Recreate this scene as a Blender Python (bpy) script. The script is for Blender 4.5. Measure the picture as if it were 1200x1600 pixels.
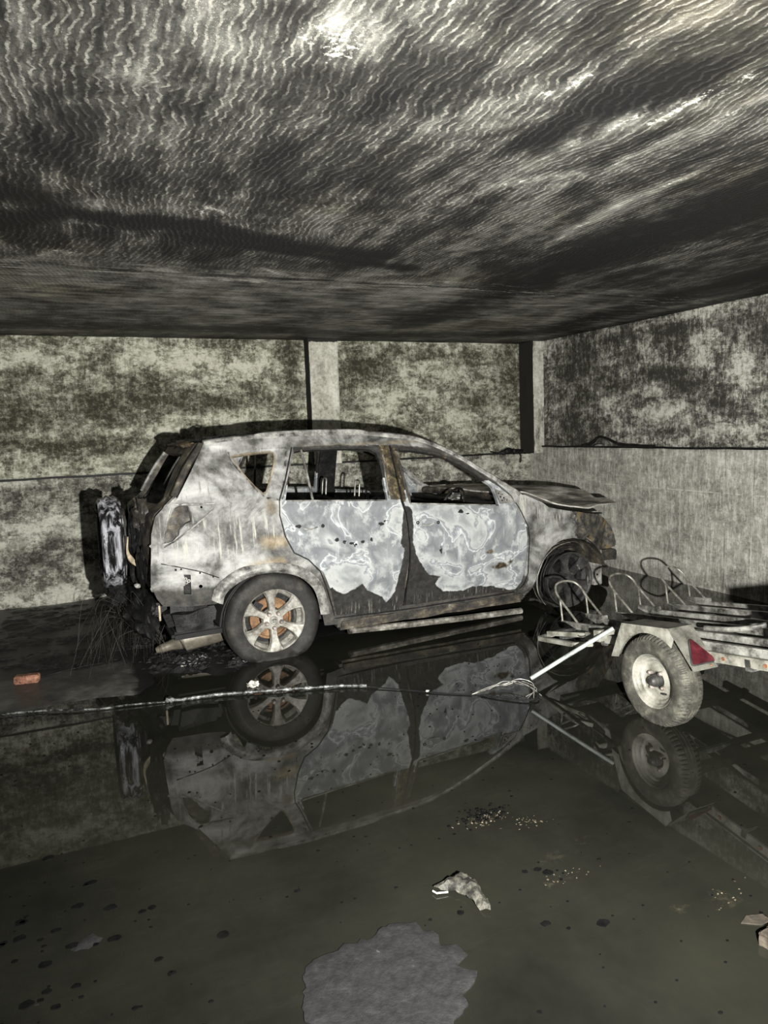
import bpy, bmesh, math, random
from mathutils import Vector, Matrix, noise
from mathutils.geometry import delaunay_2d_cdt
PI = math.pi
random.seed(7)
C = bpy.context.scene.collection
for o in list(bpy.data.objects): bpy.data.objects.remove(o, do_unlink=True)
scn = bpy.context.scene

# ------------------------------------------------------------------ camera, light, exposure
CAM_H = 1.62
PITCH, ROLL, YAW = 0.11405164593, -0.03585573, 0.4083363095   # YAW: how far the room is turned from the view axis
cam_d = bpy.data.cameras.new('camera'); cam = bpy.data.objects.new('camera', cam_d); C.objects.link(cam)
cp, sp = math.cos(PITCH), math.sin(PITCH)
fw = Vector((0, cp, -sp)); rt0 = Vector((1, 0, 0)); up0 = rt0.cross(fw)
cr, sr = math.cos(ROLL), math.sin(ROLL)
rt = cr*rt0 + sr*up0; up = -sr*rt0 + cr*up0
cam.matrix_world = Matrix(((rt.x, up.x, -fw.x, 0), (rt.y, up.y, -fw.y, 0), (rt.z, up.z, -fw.z, CAM_H), (0, 0, 0, 1)))
cam_d.sensor_fit = 'VERTICAL'; cam_d.sensor_height = 24; cam_d.lens = 24*1120/1600
cam_d.clip_start = .05; cam_d.clip_end = 60
scn.camera = cam

w = bpy.data.worlds.new('world'); scn.world = w; w.use_nodes = True
w.node_tree.nodes['Background'].inputs[0].default_value = (.8, .82, .78, 1)
w.node_tree.nodes['Background'].inputs[1].default_value = .012

def spot(name, loc, target, power, size, angle, blend, col):
    l = bpy.data.lights.new(name, 'SPOT'); l.energy = power; l.shadow_soft_size = size
    l.spot_size = math.radians(angle); l.spot_blend = blend; l.color = col
    o = bpy.data.objects.new(name, l); C.objects.link(o); o.location = loc
    o.rotation_euler = (Vector(target)-Vector(loc)).to_track_quat('-Z', 'Y').to_euler(); return o
# the torch held beside the camera, right of it and a little lower
spot('torch', (.47, .05, 1.37), (.70, 5.6, 1.30), 2600, .022, 132, 1.0, (1.0, .985, .93))

scn.view_settings.view_transform = 'Standard'; scn.view_settings.look = 'None'
scn.view_settings.exposure = 0.0; scn.view_settings.gamma = 1; scn.view_settings.use_curve_mapping = False

# ------------------------------------------------------------------ helpers
def link(me, name, mat, parent=None):
    o = bpy.data.objects.new(name, me); C.objects.link(o)
    for m_ in (mat if isinstance(mat, (list, tuple)) else [mat]): me.materials.append(m_)
    if parent is not None: o.parent = parent
    return o
def smooth(me, ang=35):
    me.shade_smooth() if hasattr(me, 'shade_smooth') else None
    try: me.set_sharp_from_angle(angle=math.radians(ang))
    except Exception: pass
def obj(name, bm, mat, parent=None, sm=35):
    me = bpy.data.meshes.new(name); bmesh.ops.recalc_face_normals(bm, faces=bm.faces); bm.to_mesh(me); bm.free()
    if sm: smooth(me, sm)
    return link(me, name, mat, parent)
def tag(o, label, cat, group=None, kind=None):
    if label: o['label'] = label
    if cat: o['category'] = cat
    if group: o['group'] = group
    if kind: o['kind'] = kind
    return o
def struct(o): o['kind'] = 'structure'; return o
def empty(name, mw):
    o = bpy.data.objects.new(name, None); C.objects.link(o); o.matrix_world = mw; o.empty_display_size = .2; return o
def box(bm, x0, x1, y0, y1, z0, z1, M=None):
    vs = [bm.verts.new(Vector(p)) for p in ((x0,y0,z0),(x1,y0,z0),(x1,y1,z0),(x0,y1,z0),(x0,y0,z1),(x1,y0,z1),(x1,y1,z1),(x0,y1,z1))]
    for f in ((0,3,2,1),(4,5,6,7),(0,1,5,4),(1,2,6,5),(2,3,7,6),(3,0,4,7)): bm.faces.new([vs[i] for i in f])
    if M is not None:
        for v in vs: v.co = M @ v.co
    return vs
def tube(bm, pts, r, n=8, closed=False, cap=True):
    pts = [Vector(p) for p in pts]; N = len(pts); rings = []
    rr = r if isinstance(r, (list, tuple)) else [r]*N
    prev = None
    for i, p in enumerate(pts):
        if closed: t = pts[(i+1) % N]-pts[i-1]
        else: t = pts[min(i+1, N-1)]-pts[max(i-1, 0)]
        t.normalize()
        if prev is None: a = t.orthogonal().normalized()
        else: a = (prev - t*prev.dot(t)).normalized()
        prev = a; b = t.cross(a)
        rings.append([bm.verts.new(p+(a*math.cos(2*PI*k/n)+b*math.sin(2*PI*k/n))*rr[i]) for k in range(n)])
    for i in range(N if closed else N-1):
        A, B = rings[i], rings[(i+1) % N]
        for k in range(n): bm.faces.new((A[k], A[(k+1) % n], B[(k+1) % n], B[k]))
    if cap and not closed: bm.faces.new(rings[0][::-1]); bm.faces.new(rings[-1])
def spline(pts, k=6):
    pts = [Vector(p) for p in pts]; out = []
    P = [2*pts[0]-pts[1]]+pts+[2*pts[-1]-pts[-2]]
    for i in range(1, len(P)-2):
        for s in range(k):
            t = s/k; a, b, c, d = P[i-1], P[i], P[i+1], P[i+2]
            out.append(.5*((2*b)+(c-a)*t+(2*a-5*b+4*c-d)*t*t+(3*b-3*c+d-a)*t**3))
    out.append(pts[-1]); return out
def lathe(bm, prof, axis='y', n=48, center=(0,0,0), closed=True, a0=0, a1=2*PI, fr=None):
    """prof: (radius, height along axis)."""
    full = abs(a1-a0-2*PI) < 1e-6; m = n if full else n+1; rings = []
    c = Vector(center)
    for (r, h) in prof:
        ring = []
        for k in range(m):
            a = a0+(a1-a0)*k/n; q = r if fr is None else fr(r, a, h)
            if axis == 'y': p = Vector((q*math.cos(a), h, q*math.sin(a)))
            elif axis == 'x': p = Vector((h, q*math.cos(a), q*math.sin(a)))
            else: p = Vector((q*math.cos(a), q*math.sin(a), h))
            ring.append(bm.verts.new(c+p))
        rings.append(ring)
    L = len(prof)
    for i in range(L if closed else L-1):
        A, B = rings[i], rings[(i+1) % L]
        for k in range(n if full else n):
            k2 = (k+1) % m
            if not full and k == n: continue
            try: bm.faces.new((A[k], A[k2], B[k2], B[k]))
            except ValueError: pass
    return rings
def prism(bm, poly, f0, f1):
    """poly of 2-D points; f0,f1 map a 2-D point to 3-D (two sides)."""
    A = [bm.verts.new(Vector(f0(p))) for p in poly]; B = [bm.verts.new(Vector(f1(p))) for p in poly]; n = len(poly)
    bm.faces.new(A); bm.faces.new(B[::-1])
    for k in range(n): bm.faces.new((A[k], B[k], B[(k+1) % n], A[(k+1) % n]))
def nz(x, y=0, z=0, s=1.): return noise.noise(Vector((x*s, y*s, z*s)))
def fbm(x, y, z=0, s=1., o=4):
    return noise.fractal(Vector((x*s, y*s, z*s)), 1.0, 2.0, o)
def inside(p, poly):
    x, y = p; c = False; n = len(poly); j = n-1
    for i in range(n):
        xi, yi = poly[i]; xj, yj = poly[j]
        if (yi > y) != (yj > y) and x < (xj-xi)*(y-yi)/(yj-yi)+xi: c = not c
        j = i
    return c
def dseg(p, a, b):
    ax, ay = a; bx, by = b; px, py = p; dx, dy = bx-ax, by-ay
    L = dx*dx+dy*dy; t = 0 if L == 0 else max(0, min(1, ((px-ax)*dx+(py-ay)*dy)/L))
    return math.hypot(px-ax-t*dx, py-ay-t*dy)
def sdist(p, poly):   # + inside, - outside
    d = min(dseg(p, poly[i-1], poly[i]) for i in range(len(poly)))
    return d if inside(p, poly) else -d
def dline(p, pl): return min(dseg(p, pl[i], pl[i+1]) for i in range(len(pl)-1))
def resample(poly, step):
    out = []; n = len(poly)
    for i in range(n):
        a, b = poly[i], poly[(i+1) % n]; L = math.hypot(b[0]-a[0], b[1]-a[1]); k = max(1, int(round(L/step)))
        for s in range(k): out.append((a[0]+(b[0]-a[0])*s/k, a[1]+(b[1]-a[1])*s/k))
    return out
def cdt(outer, holes=(), step=.02, jit=0.0):
    loops = [resample(outer, step)]+[resample(h, step) for h in holes]
    pts = []; edges = []
    for lp in loops:
        b = len(pts); n = len(lp); pts += lp; edges += [(b+i, b+(i+1) % n) for i in range(n)]
    x0 = min(p[0] for p in outer); x1 = max(p[0] for p in outer); y0 = min(p[1] for p in outer); y1 = max(p[1] for p in outer)
    nb = len(pts); cells = {}
    for p in pts: cells.setdefault((int(p[0]//step), int(p[1]//step)), []).append(p)
    j = 0; y = y0+step*.5
    while y < y1:
        x = x0+step*(.5 if j % 2 else .25)
        while x < x1:
            q = (x+random.uniform(-jit, jit)*step, y+random.uniform(-jit, jit)*step)
            cx, cy = int(q[0]//step), int(q[1]//step)
            near = any(math.hypot(q[0]-p[0], q[1]-p[1]) < step*.62 for a in (-1, 0, 1) for b in (-1, 0, 1) for p in cells.get((cx+a, cy+b), ()))
            if not near and inside(q, outer) and not any(inside(q, h) for h in holes): pts.append(q)
            x += step
        y += step*.87; j += 1
    vs, es, fs, *_ = delaunay_2d_cdt([Vector(p) for p in pts], edges, [], 0, 1e-6)
    F = []
    for f in fs:
        c = (sum(vs[i][0] for i in f)/len(f), sum(vs[i][1] for i in f)/len(f))
        if inside(c, outer) and not any(inside(c, h) for h in holes): F.append(f)
    return [(v[0], v[1]) for v in vs], F
def sheet(name, P2, F, fn, mat, parent=None, thick=.01, attrs=None, sm=40, off=1):
    me = bpy.data.meshes.new(name)
    me.from_pydata([tuple(fn(*p)) for p in P2], [], F)
    if attrs:
        for k, f in attrs.items():
            a = me.attributes.new(k, 'FLOAT', 'POINT')
            a.data.foreach_set('value', [float(f(*p)) for p in P2])
    bm = bmesh.new(); bm.from_mesh(me)
    bmesh.ops.delete(bm, geom=[v for v in bm.verts if not v.link_faces], context='VERTS')
    bm.to_mesh(me); bm.free()
    me.validate(); me.update(); smooth(me, sm)
    o = link(me, name, mat, parent)
    if thick:
        m_ = o.modifiers.new('thickness', 'SOLIDIFY'); m_.thickness = thick; m_.offset = off
        es = o.modifiers.new('edges', 'EDGE_SPLIT'); es.split_angle = math.radians(45)
    return o
def grid(name, x0, x1, y0, y1, step, fn, mat, attrs=None, parent=None, sm=60):
    nx = int(round((x1-x0)/step)); ny = int(round((y1-y0)/step))
    P = [(x0+(x1-x0)*i/nx, y0+(y1-y0)*j/ny) for j in range(ny+1) for i in range(nx+1)]
    F = [(j*(nx+1)+i, j*(nx+1)+i+1, (j+1)*(nx+1)+i+1, (j+1)*(nx+1)+i) for j in range(ny) for i in range(nx)]
    return sheet(name, P, F, fn, mat, parent, 0, attrs, sm)

# ------------------------------------------------------------------ node helpers
class NT:
    def __init__(s, name):
        s.m = bpy.data.materials.new(name); s.m.use_nodes = True; s.t = s.m.node_tree; s.N = s.t.nodes
        s.b = s.N['Principled BSDF']; s.co = s.N.new('ShaderNodeTexCoord').outputs['Object']
    def L(s, a, b): s.t.links.new(a, b)
    def put(s, sock, v):
        if isinstance(v, bpy.types.NodeSocket): s.L(v, sock)
        elif isinstance(v, tuple) and len(v) == 3 and sock.type == 'RGBA': sock.default_value = (*v, 1)
        elif sock.type == 'RGBA' and not isinstance(v, tuple): sock.default_value = (v, v, v, 1)
        else: sock.default_value = v
    def map(s, scale=(1,1,1), rot=(0,0,0), loc=(0,0,0), vec=None):
        n = s.N.new('ShaderNodeMapping'); s.L(vec or s.co, n.inputs[0]); n.inputs['Scale'].default_value = scale
        n.inputs['Rotation'].default_value = rot; n.inputs['Location'].default_value = loc; return n.outputs[0]
    def noise(s, scale=5, detail=6, rough=.6, vec=None, dist=0, out=0):
        n = s.N.new('ShaderNodeTexNoise'); s.L(vec or s.co, n.inputs['Vector']); n.inputs['Scale'].default_value = scale
        n.inputs['Detail'].default_value = detail; n.inputs['Roughness'].default_value = rough; n.inputs['Distortion'].default_value = dist
        return n.outputs[out]
    def voro(s, scale=5, vec=None, feature='F1', rnd=1):
        n = s.N.new('ShaderNodeTexVoronoi'); n.feature = feature; s.L(vec or s.co, n.inputs['Vector']); n.inputs['Scale'].default_value = scale
        n.inputs['Randomness'].default_value = rnd; return n.outputs[0]
    def attr(s, name):
        n = s.N.new('ShaderNodeAttribute'); n.attribute_name = name; return n.outputs['Fac']
    def math(s, op, a, b=0.0, c=None, clamp=False):
        n = s.N.new('ShaderNodeMath'); n.operation = op; n.use_clamp = clamp; s.put(n.inputs[0], a); s.put(n.inputs[1], b)
        if c is not None: s.put(n.inputs[2], c)
        return n.outputs[0]
    def add(s, a, b): return s.math('ADD', a, b)
    def mul(s, a, b): return s.math('MULTIPLY', a, b)
    def step(s, v, a, b, smooth=True):
        n = s.N.new('ShaderNodeMapRange'); n.interpolation_type = 'SMOOTHSTEP' if smooth else 'LINEAR'
        s.put(n.inputs[0], v)
        if a <= b: n.inputs[1].default_value = a; n.inputs[2].default_value = b
        else: n.inputs[1].default_value = b; n.inputs[2].default_value = a; n.inputs[3].default_value = 1; n.inputs[4].default_value = 0
        return n.outputs[0]
    def ramp(s, v, stops, interp='LINEAR'):
        n = s.N.new('ShaderNodeValToRGB'); s.put(n.inputs[0], v); cr_ = n.color_ramp; cr_.interpolation = interp
        while len(cr_.elements) < len(stops): cr_.elements.new(.5)
        for e, (p, c) in zip(cr_.elements, stops): e.position = p; e.color = (*c, 1) if isinstance(c, tuple) else (c, c, c, 1)
        return n.outputs[0]
    def mix(s, f, a, b, mode='MIX'):
        n = s.N.new('ShaderNodeMix'); n.data_type = 'RGBA'; n.blend_type = mode
        s.put(n.inputs[0], f); s.put(n.inputs[6], a); s.put(n.inputs[7], b); return n.outputs[2]
    def sep(s, v=None):
        n = s.N.new('ShaderNodeSeparateXYZ'); s.L(v or s.co, n.inputs[0]); return n.outputs
    def comb(s, x=0., y=0., z=0.):
        n = s.N.new('ShaderNodeCombineXYZ'); s.put(n.inputs[0], x); s.put(n.inputs[1], y); s.put(n.inputs[2], z); return n.outputs[0]
    def bump(s, h, strength=.3, dist=.01):
        n = s.N.new('ShaderNodeBump'); n.inputs['Strength'].default_value = strength; n.inputs['Distance'].default_value = dist
        s.L(h, n.inputs['Height']); s.L(n.outputs[0], s.b.inputs['Normal'])
    def done(s, col, rough=.6, metal=0., spec=.4):
        s.put(s.b.inputs['Base Color'], col); s.put(s.b.inputs['Roughness'], rough); s.put(s.b.inputs['Metallic'], metal)
        s.b.inputs['Specular IOR Level'].default_value = spec; return s.m
# ------------------------------------------------------------------ materials
def m_ceiling():
    t = NT('sooty_combed_ceiling'); x, y, z = t.sep()
    wig = t.mul(t.math('SUBTRACT', t.noise(1, 3, .55, t.map((6, 12, 1))), .5), .070)
    wig2 = t.mul(t.math('SUBTRACT', t.noise(.7, 2, .5), .5), .5)
    ph = t.mul(t.add(t.add(x, wig), wig2), 2*PI/.030)
    s_ = t.math('SINE', ph)
    fine = t.noise(150, 3, .75); thin = t.step(t.noise(24, 6, .75), .42, .60)
    ridge = t.step(t.add(s_, t.mul(fine, 1.5)), 1.15, 1.65)
    cloud = t.noise(1.7, 9, .72, t.map((1.25, .8, 1), loc=(2, 0, 0)), .35)
    streak = t.noise(3.2, 9, .72, t.map((2.8, .55, 1)))
    far = t.step(y, 4.2, 5.0)
    streak = t.mix(far, streak, t.noise(3, 9, .72, t.map((.9, 3.6, 1))))
    br = t.attr('bright'); dk = t.attr('dark')
    f = t.add(t.mul(t.math('SUBTRACT', cloud, .5), .72), t.mul(t.math('SUBTRACT', streak, .5), .66)); f = t.add(f, t.add(.470, t.mul(far, .13)))
    f = t.add(f, t.mul(br, t.mul(t.noise(16, 8, .8, t.map((1.6, .6, 1))), .27)))
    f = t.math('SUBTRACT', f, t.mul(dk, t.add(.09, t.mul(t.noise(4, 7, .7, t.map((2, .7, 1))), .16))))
    base = t.ramp(f, [(.36, .008), (.45, (.020, .0197, .018)), (.52, (.048, .047, .042)), (.59, (.105, .103, .092)), (.67, (.21, .205, .185)), (.80, (.42, .41, .365))])
    warm = t.step(t.noise(1.2, 5, .6, t.map((1, .8, 1), loc=(3, 1, 0))), .50, .72)
    base = t.mix(t.mul(warm, .5), base, t.mix(1.0, base, (1.25, 1.08, .78), 'MULTIPLY'))
    where = t.step(t.add(f, t.mul(thin, .05)), .44, .60)
    amt = t.mul(t.mul(t.mul(ridge, t.add(t.mul(where, .85), .15)), t.add(t.mul(thin, .7), .3)), t.math('SUBTRACT', 1.0, t.mul(far, .8)))
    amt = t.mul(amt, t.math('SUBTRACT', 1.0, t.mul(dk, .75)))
    col = t.mix(t.mul(amt, .60), base, (.35, .34, .30))
    crisp = t.step(t.add(br, t.mul(t.math('SUBTRACT', t.noise(30, 8, .8, t.map((1, 1, 1))), .5), 3.0)), .82, 1.05)
    flake = t.mul(far, t.step(t.add(t.noise(7, 10, .8, t.map((.5, 2.6, 1), loc=(9, 1, 0))), t.mul(t.step(t.math('ABSOLUTE', t.math('SUBTRACT', y, 4.8)), .35, .0), .05)), .60, .64))
    crisp = t.math('MAXIMUM', crisp, t.mul(flake, .8))
    col = t.mix(t.mul(crisp, .85), col, (.56, .55, .49))
    spk = t.mul(t.step(t.noise(230, 2, .6), .64, .70), t.step(f, .47, .60)); col = t.mix(t.mul(spk, .6), col, (.62, .60, .54))
    t.bump(t.add(t.mul(s_, .5), t.mul(t.noise(60, 4, .7), .8)), .35, .006)
    return t.done(col, .65, 0, .2)
def m_wall(kind):
    t = NT('stained_concrete_'+kind); x, y, z = t.sep()
    big = t.noise(1.1, 9, .74, t.map((.9, .9, 2.0)), .35)
    mid = t.noise(5.0, 10, .78, t.map((1, 1, 1.8)), .5)
    fin = t.noise(34, 8, .85); drip = t.noise(5, 8, .78, t.map((6, 6, .8)))
    br, dk = t.attr('bright'), t.attr('dark')
    wts = {'right_lower': (.25, .25, .18, .32), 'right_upper': (.28, .34, .14, .24)}.get(kind, (.32, .36, .16, .16))
    p1 = t.step(t.noise(3.2, 12, .74, t.map((1, 1, 1.7), loc=(1, 5, 2)), .4), .46, .55); p2 = t.step(t.noise(12, 10, .8, t.map((1, 1, 1.3))), .46, .56)
    p3 = t.step(t.noise(9, 10, .8, t.map((3, 3, .7))), .48, .56)
    A1, A2, A3 = {'right_lower': (.04, .035, .085), 'right_upper': (.08, .07, .06)}.get(kind, (.075, .07, .035))
    f = t.add(t.add(t.mul(big, .26), t.mul(mid, .22)), t.add(t.mul(fin, .26), t.add(t.mul(p1, A1), t.add(t.mul(p2, A2), t.mul(p3, A3)))))
    f = t.add(f, .13-(A1+A2+A3)*.5+{'right_lower': .050, 'right_upper': .022}.get(kind, .030))
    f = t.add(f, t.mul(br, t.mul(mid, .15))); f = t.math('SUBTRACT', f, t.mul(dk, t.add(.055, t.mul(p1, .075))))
    if kind == 'right_lower':
        col = t.ramp(f, [(.38, (.085, .083, .072)), (.45, (.21, .205, .18)), (.51, (.34, .335, .295)), (.57, (.46, .45, .40)), (.64, (.64, .63, .57))])
        for per, off, wd, c, thr in ((.48, 0, .012, (.62, .61, .55), .45), (.27, .4, .018, (.045, .043, .038), .5), (.93, .2, .010, (.62, .61, .55), .4), (.61, .7, .012, (.05, .048, .042), .46)):
            bd = t.math('FRACT', t.add(t.mul(y, 1/per), off)); sm_ = t.math('LESS_THAN', bd, wd/per*.3)
            col = t.mix(t.mul(sm_, t.step(t.noise(2.5, 5, .7, t.map((1, 1, .8), loc=(off*9, 0, 0))), thr, thr+.12)), col, c)
        bh = t.math('LESS_THAN', t.math('ABSOLUTE', t.math('SUBTRACT', z, .93)), .004); col = t.mix(t.mul(bh, t.step(mid, .45, .55)), col, (.6, .59, .53))
    elif kind == 'right_upper':
        col = t.ramp(f, [(.41, (.035, .034, .029)), (.465, (.085, .083, .071)), (.51, (.19, .186, .16)), (.56, (.36, .355, .31)), (.62, (.60, .59, .53))])
    elif kind == 'lower':
        col = t.ramp(f, [(.40, (.045, .042, .035)), (.455, (.11, .107, .09)), (.50, (.23, .225, .19)), (.55, (.38, .375, .32)), (.61, (.60, .59, .51))])
    else:
        col = t.ramp(f, [(.40, (.04, .036, .026)), (.455, (.10, .095, .069)), (.50, (.21, .205, .158)), (.55, (.37, .365, .29)), (.61, (.60, .595, .50))])
    cr_ = t.step(t.math('ABSOLUTE', t.math('SUBTRACT', t.noise(2.2, 8, .75, t.map((1, 1, 2.2), loc=(4, 2, 7))), .5)), .008, .0)
    col = t.mix(t.mul(cr_, .6), col, (.03, .027, .02))
    pit = t.step(t.noise(55, 3, .6), .70, .74); col = t.mix(t.mul(pit, .6), col, (.03, .028, .022))
    t.bump(t.add(t.mul(mid, 1.0), t.mul(fin, .6)), .6, .025)
    return t.done(col, .85, 0, .2)
def m_pillar():
    t = NT('pale_pillar_concrete'); n = t.noise(26, 8, .75); n2 = t.noise(6, 6, .7, t.map((1, 1, .5)))
    col = t.ramp(t.add(t.mul(n, .5), t.mul(n2, .5)), [(.36, (.16, .15, .12)), (.48, (.42, .41, .35)), (.6, (.66, .65, .58))])
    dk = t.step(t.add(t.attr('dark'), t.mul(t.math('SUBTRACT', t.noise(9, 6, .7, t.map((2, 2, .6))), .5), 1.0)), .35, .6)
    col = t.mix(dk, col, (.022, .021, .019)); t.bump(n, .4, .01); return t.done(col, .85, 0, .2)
def m_floor():
    t = NT('wet_sooty_concrete_floor'); n = t.noise(7, 8, .72); n2 = t.noise(1.6, 6, .65)
    col = t.ramp(t.add(t.mul(n, .5), t.mul(n2, .5)), [(.38, .014), (.5, (.045, .045, .041)), (.62, (.11, .11, .098))])
    dk = t.step(t.add(t.attr('dark'), t.mul(t.math('SUBTRACT', t.noise(5, 7, .7), .5), .9)), .3, .6)
    col = t.mix(dk, col, (.006, .006, .006)); t.bump(t.noise(30, 8, .75), .8, .02); return t.done(col, .34, 0, .5)
def m_water():
    t = NT('murky_black_water'); x, y, z = t.sep()
    n = t.noise(1.1, 5, .6)
    col = t.ramp(n, [(.32, (.0065, .0066, .0056)), (.5, (.0125, .0125, .0097)), (.68, (.0165, .0165, .0122))])
    sp_ = t.step(t.noise(75, 2, .5), .745, .775); col = t.mix(t.mul(sp_, .6), col, (.006, .006, .005))
    sil = t.mul(t.step(t.add(t.attr('silt'), t.mul(t.math('SUBTRACT', t.noise(34, 8, .8), .5), 2.4)), .55, 1.7), .5)
    col = t.mix(sil, col, (.11, .092, .06))
    t.bump(t.noise(2.2, 3, .5), .02, .01)
    t.done(col, .018, 0, .5); t.b.inputs['IOR'].default_value = 1.36; return t.m
def level_paint(t, seed=0, scale=2.2):
    """heat-marked primer: closed pale contour lines between grey and bluish fields"""
    n = t.noise(scale, 5, .5, t.map((1, .3, 1.25), loc=(seed, 0, seed*.7)), .45)
    f = t.math('FRACT', t.mul(n, 4.6))
    n2 = t.noise(9, 7, .7, t.map((1, 1, .8)))
    fld = t.ramp(f, [(0, (.20, .21, .225)), (.07, (.30, .32, .335)), (.10, (.52, .535, .525)), (.14, (.21, .225, .235)), (.45, (.14, .148, .158)), (.7, (.23, .24, .243)), (.93, (.37, .38, .378)), (1, (.15, .16, .172))])
    fld = t.mix(t.mul(t.step(n2, .50, .64), .75), fld, (.40, .415, .405))
    fld = t.mix(t.mul(t.step(t.noise(16, 6, .7, t.map((1, 1, .12))), .56, .72), .5), fld, (.48, .51, .53))
    return fld
def m_door(seed):
    t = NT('heat_bleached_door_paint'); x, y, z = t.sep(); base = level_paint(t, seed)
    edge = t.add(t.attr('light'), t.mul(t.math('SUBTRACT', t.noise(13, 5, .62), .5), .045))
    inn = t.step(edge, 0.0, .008); rim = t.mul(inn, t.step(edge, .045, .012))
    base = t.mix(t.mul(rim, t.mul(t.step(t.noise(7, 4, .6), .40, .62), .6)), base, (.50, .51, .495))
    brn = t.step(t.add(t.attr('rust'), t.mul(t.math('SUBTRACT', t.noise(16, 6, .7), .5), 1.0)), .4, .75)
    rust = t.ramp(t.noise(18, 6, .7), [(.35, (.014, .012, .008)), (.5, (.042, .034, .021)), (.60, (.11, .085, .048)), (.70, (.30, .28, .24))])
    hol = t.step(t.add(t.attr('hole'), t.mul(t.math('SUBTRACT', t.noise(42, 4, .6), .5), .9)), .62, .7)
    soot = t.ramp(t.noise(25, 6, .7), [(.35, .012), (.6, (.03, .029, .026)), (.75, (.07, .066, .058))])
    stria = t.mul(t.step(t.noise(9, 5, .7, t.map((6, 1, .5))), .56, .66), t.step(z, .36, .28))
    soot = t.mix(t.mul(stria, .8), soot, (.19, .185, .165))
    col = t.mix(inn, soot, base); col = t.mix(brn, col, rust); col = t.mix(hol, col, (.012, .012, .012))
    t.bump(t.add(t.mul(inn, .25), t.mul(t.noise(22, 6, .7), .35)), .35, .006)
    return t.done(col, t.mix(inn, .6, .55), 0., .25)
def m_body():
    t = NT('burnt_bare_body_steel'); x, y, z = t.sep()
    n = t.noise(2.6, 6, .62, t.map((1, .5, 1.2)), .6); n2 = t.noise(11, 8, .72)
    col = t.ramp(t.add(t.mul(n, .7), t.mul(n2, .3)), [(.40, (.04, .039, .036)), (.46, (.115, .114, .108)), (.51, (.215, .215, .206)), (.57, (.33, .33, .32)), (.65, (.46, .46, .445))])
    dr = t.noise(7, 6, .65, t.map((5, 1, .45)))
    frn = t.math('MULTIPLY', t.step(x, 2.52, 2.86), t.step(z, 1.2, 1.0))
    lowz = t.mul(t.step(z, 1.12, 1.0), t.step(z, .7, .85))
    col = t.mix(t.mul(lowz, t.mul(t.step(dr, .54, .64), .8)), col, (.42, .415, .37))
    col = t.mix(t.mul(t.step(t.noise(8, 6, .7, t.map((4, 1, .4), loc=(5, 0, 3))), .57, .66), .55), col, (.10, .095, .082))
    warm = t.step(t.add(t.attr('rust'), t.mul(t.math('SUBTRACT', t.noise(5, 6, .65), .5), .9)), .25, .8)
    col = t.mix(t.mul(warm, .8), col, t.ramp(t.noise(7, 6, .7), [(.35, (.06, .042, .022)), (.5, (.18, .14, .085)), (.65, (.36, .30, .21))]))
    ochre = t.ramp(t.noise(8, 8, .75, t.map((1, 1, 1), loc=(2, 2, 2))), [(.36, (.012, .0115, .011)), (.47, (.045, .043, .040)), (.53, (.09, .085, .075)), (.58, (.16, .115, .05)), (.64, (.05, .045, .038)), (.72, (.20, .14, .07))])
    col = t.mix(t.step(t.add(frn, t.mul(t.math('SUBTRACT', t.noise(8, 7, .75), .5), 2.2)), .4, .6), col, ochre)
    st = t.step(t.add(t.attr('soot'), t.mul(t.math('SUBTRACT', t.noise(9, 7, .72), .5), .9)), .35, .68)
    col = t.mix(t.mul(st, .93), col, t.ramp(n2, [(.4, .014), (.62, (.06, .055, .047)), (.75, (.16, .15, .13))]))
    t.bump(t.add(t.mul(n2, .4), t.mul(t.noise(3, 4, .6), 1.)), .3, .012)
    return t.done(col, .62, .0, .25)
def m_grime(name, stops, scale=12, rough=.55, metal=0, bump=.4, stretch=(1, 1, 1), det=7, spec=.4, bd=.01):
    t = NT(name); n = t.noise(scale, det, .72, t.map(stretch)); col = t.ramp(n, stops)
    if bump: t.bump(n, bump, bd)
    return t.done(col, rough, metal, spec)
M = {}
M['ceiling'] = m_ceiling()
for k in ('upper', 'lower', 'right_upper', 'right_lower'): M['wall_'+k] = m_wall(k)
M['pillar'] = m_pillar(); M['floor'] = m_floor(); M['water'] = m_water()
M['door_r'] = m_door(0.0); M['door_f'] = m_door(3.7); M['body'] = m_body()
M['char'] = m_grime('charred_black', [(.35, .004), (.55, .010), (.68, (.028, .027, .025)), (.78, (.08, .077, .07))], 14, .5, 0, .8, spec=.25)
M['mud'] = m_grime('glistening_burnt_sludge', [(.42, .004), (.56, .009), (.66, (.02, .0195, .018)), (.74, (.07, .067, .06)), (.82, (.25, .24, .21))], 22, .38, 0, 1.0, spec=.45, bd=.02)
M['rubble'] = m_grime('charred_rubble_chips', [(.40, .004), (.58, .010), (.72, (.03, .029, .027))], 5, .6, 0, .6, spec=.25)
M['char_matt'] = m_grime('matt_soot_black', [(.4, .006), (.7, .018)], 9, .8, 0, .4)
M['rust'] = m_grime('rusty_burnt_steel', [(.34, .014), (.45, (.06, .045, .03)), (.54, (.15, .095, .045)), (.63, (.22, .21, .19)), (.75, (.42, .40, .37))], 7, .6, 0, .7)
M['rust_dark'] = m_grime('dark_scorched_steel', [(.36, .014), (.5, (.05, .044, .038)), (.58, (.10, .085, .06)), (.68, (.24, .23, .21)), (.8, (.5, .49, .46))], 8, .5, .1, .6)
M['brownpillar'] = m_grime('brown_scorched_paint', [(.36, (.04, .03, .018)), (.5, (.13, .10, .055)), (.62, (.26, .22, .14)), (.75, (.5, .48, .42))], 8, .5, 0, .4, (1.5, 1, .4))
M['ash'] = m_grime('ash_grey_steel', [(.36, (.03, .029, .026)), (.46, (.14, .137, .127)), (.58, (.33, .325, .305)), (.7, (.48, .47, .44))], 8, .5, .1, .5)
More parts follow.
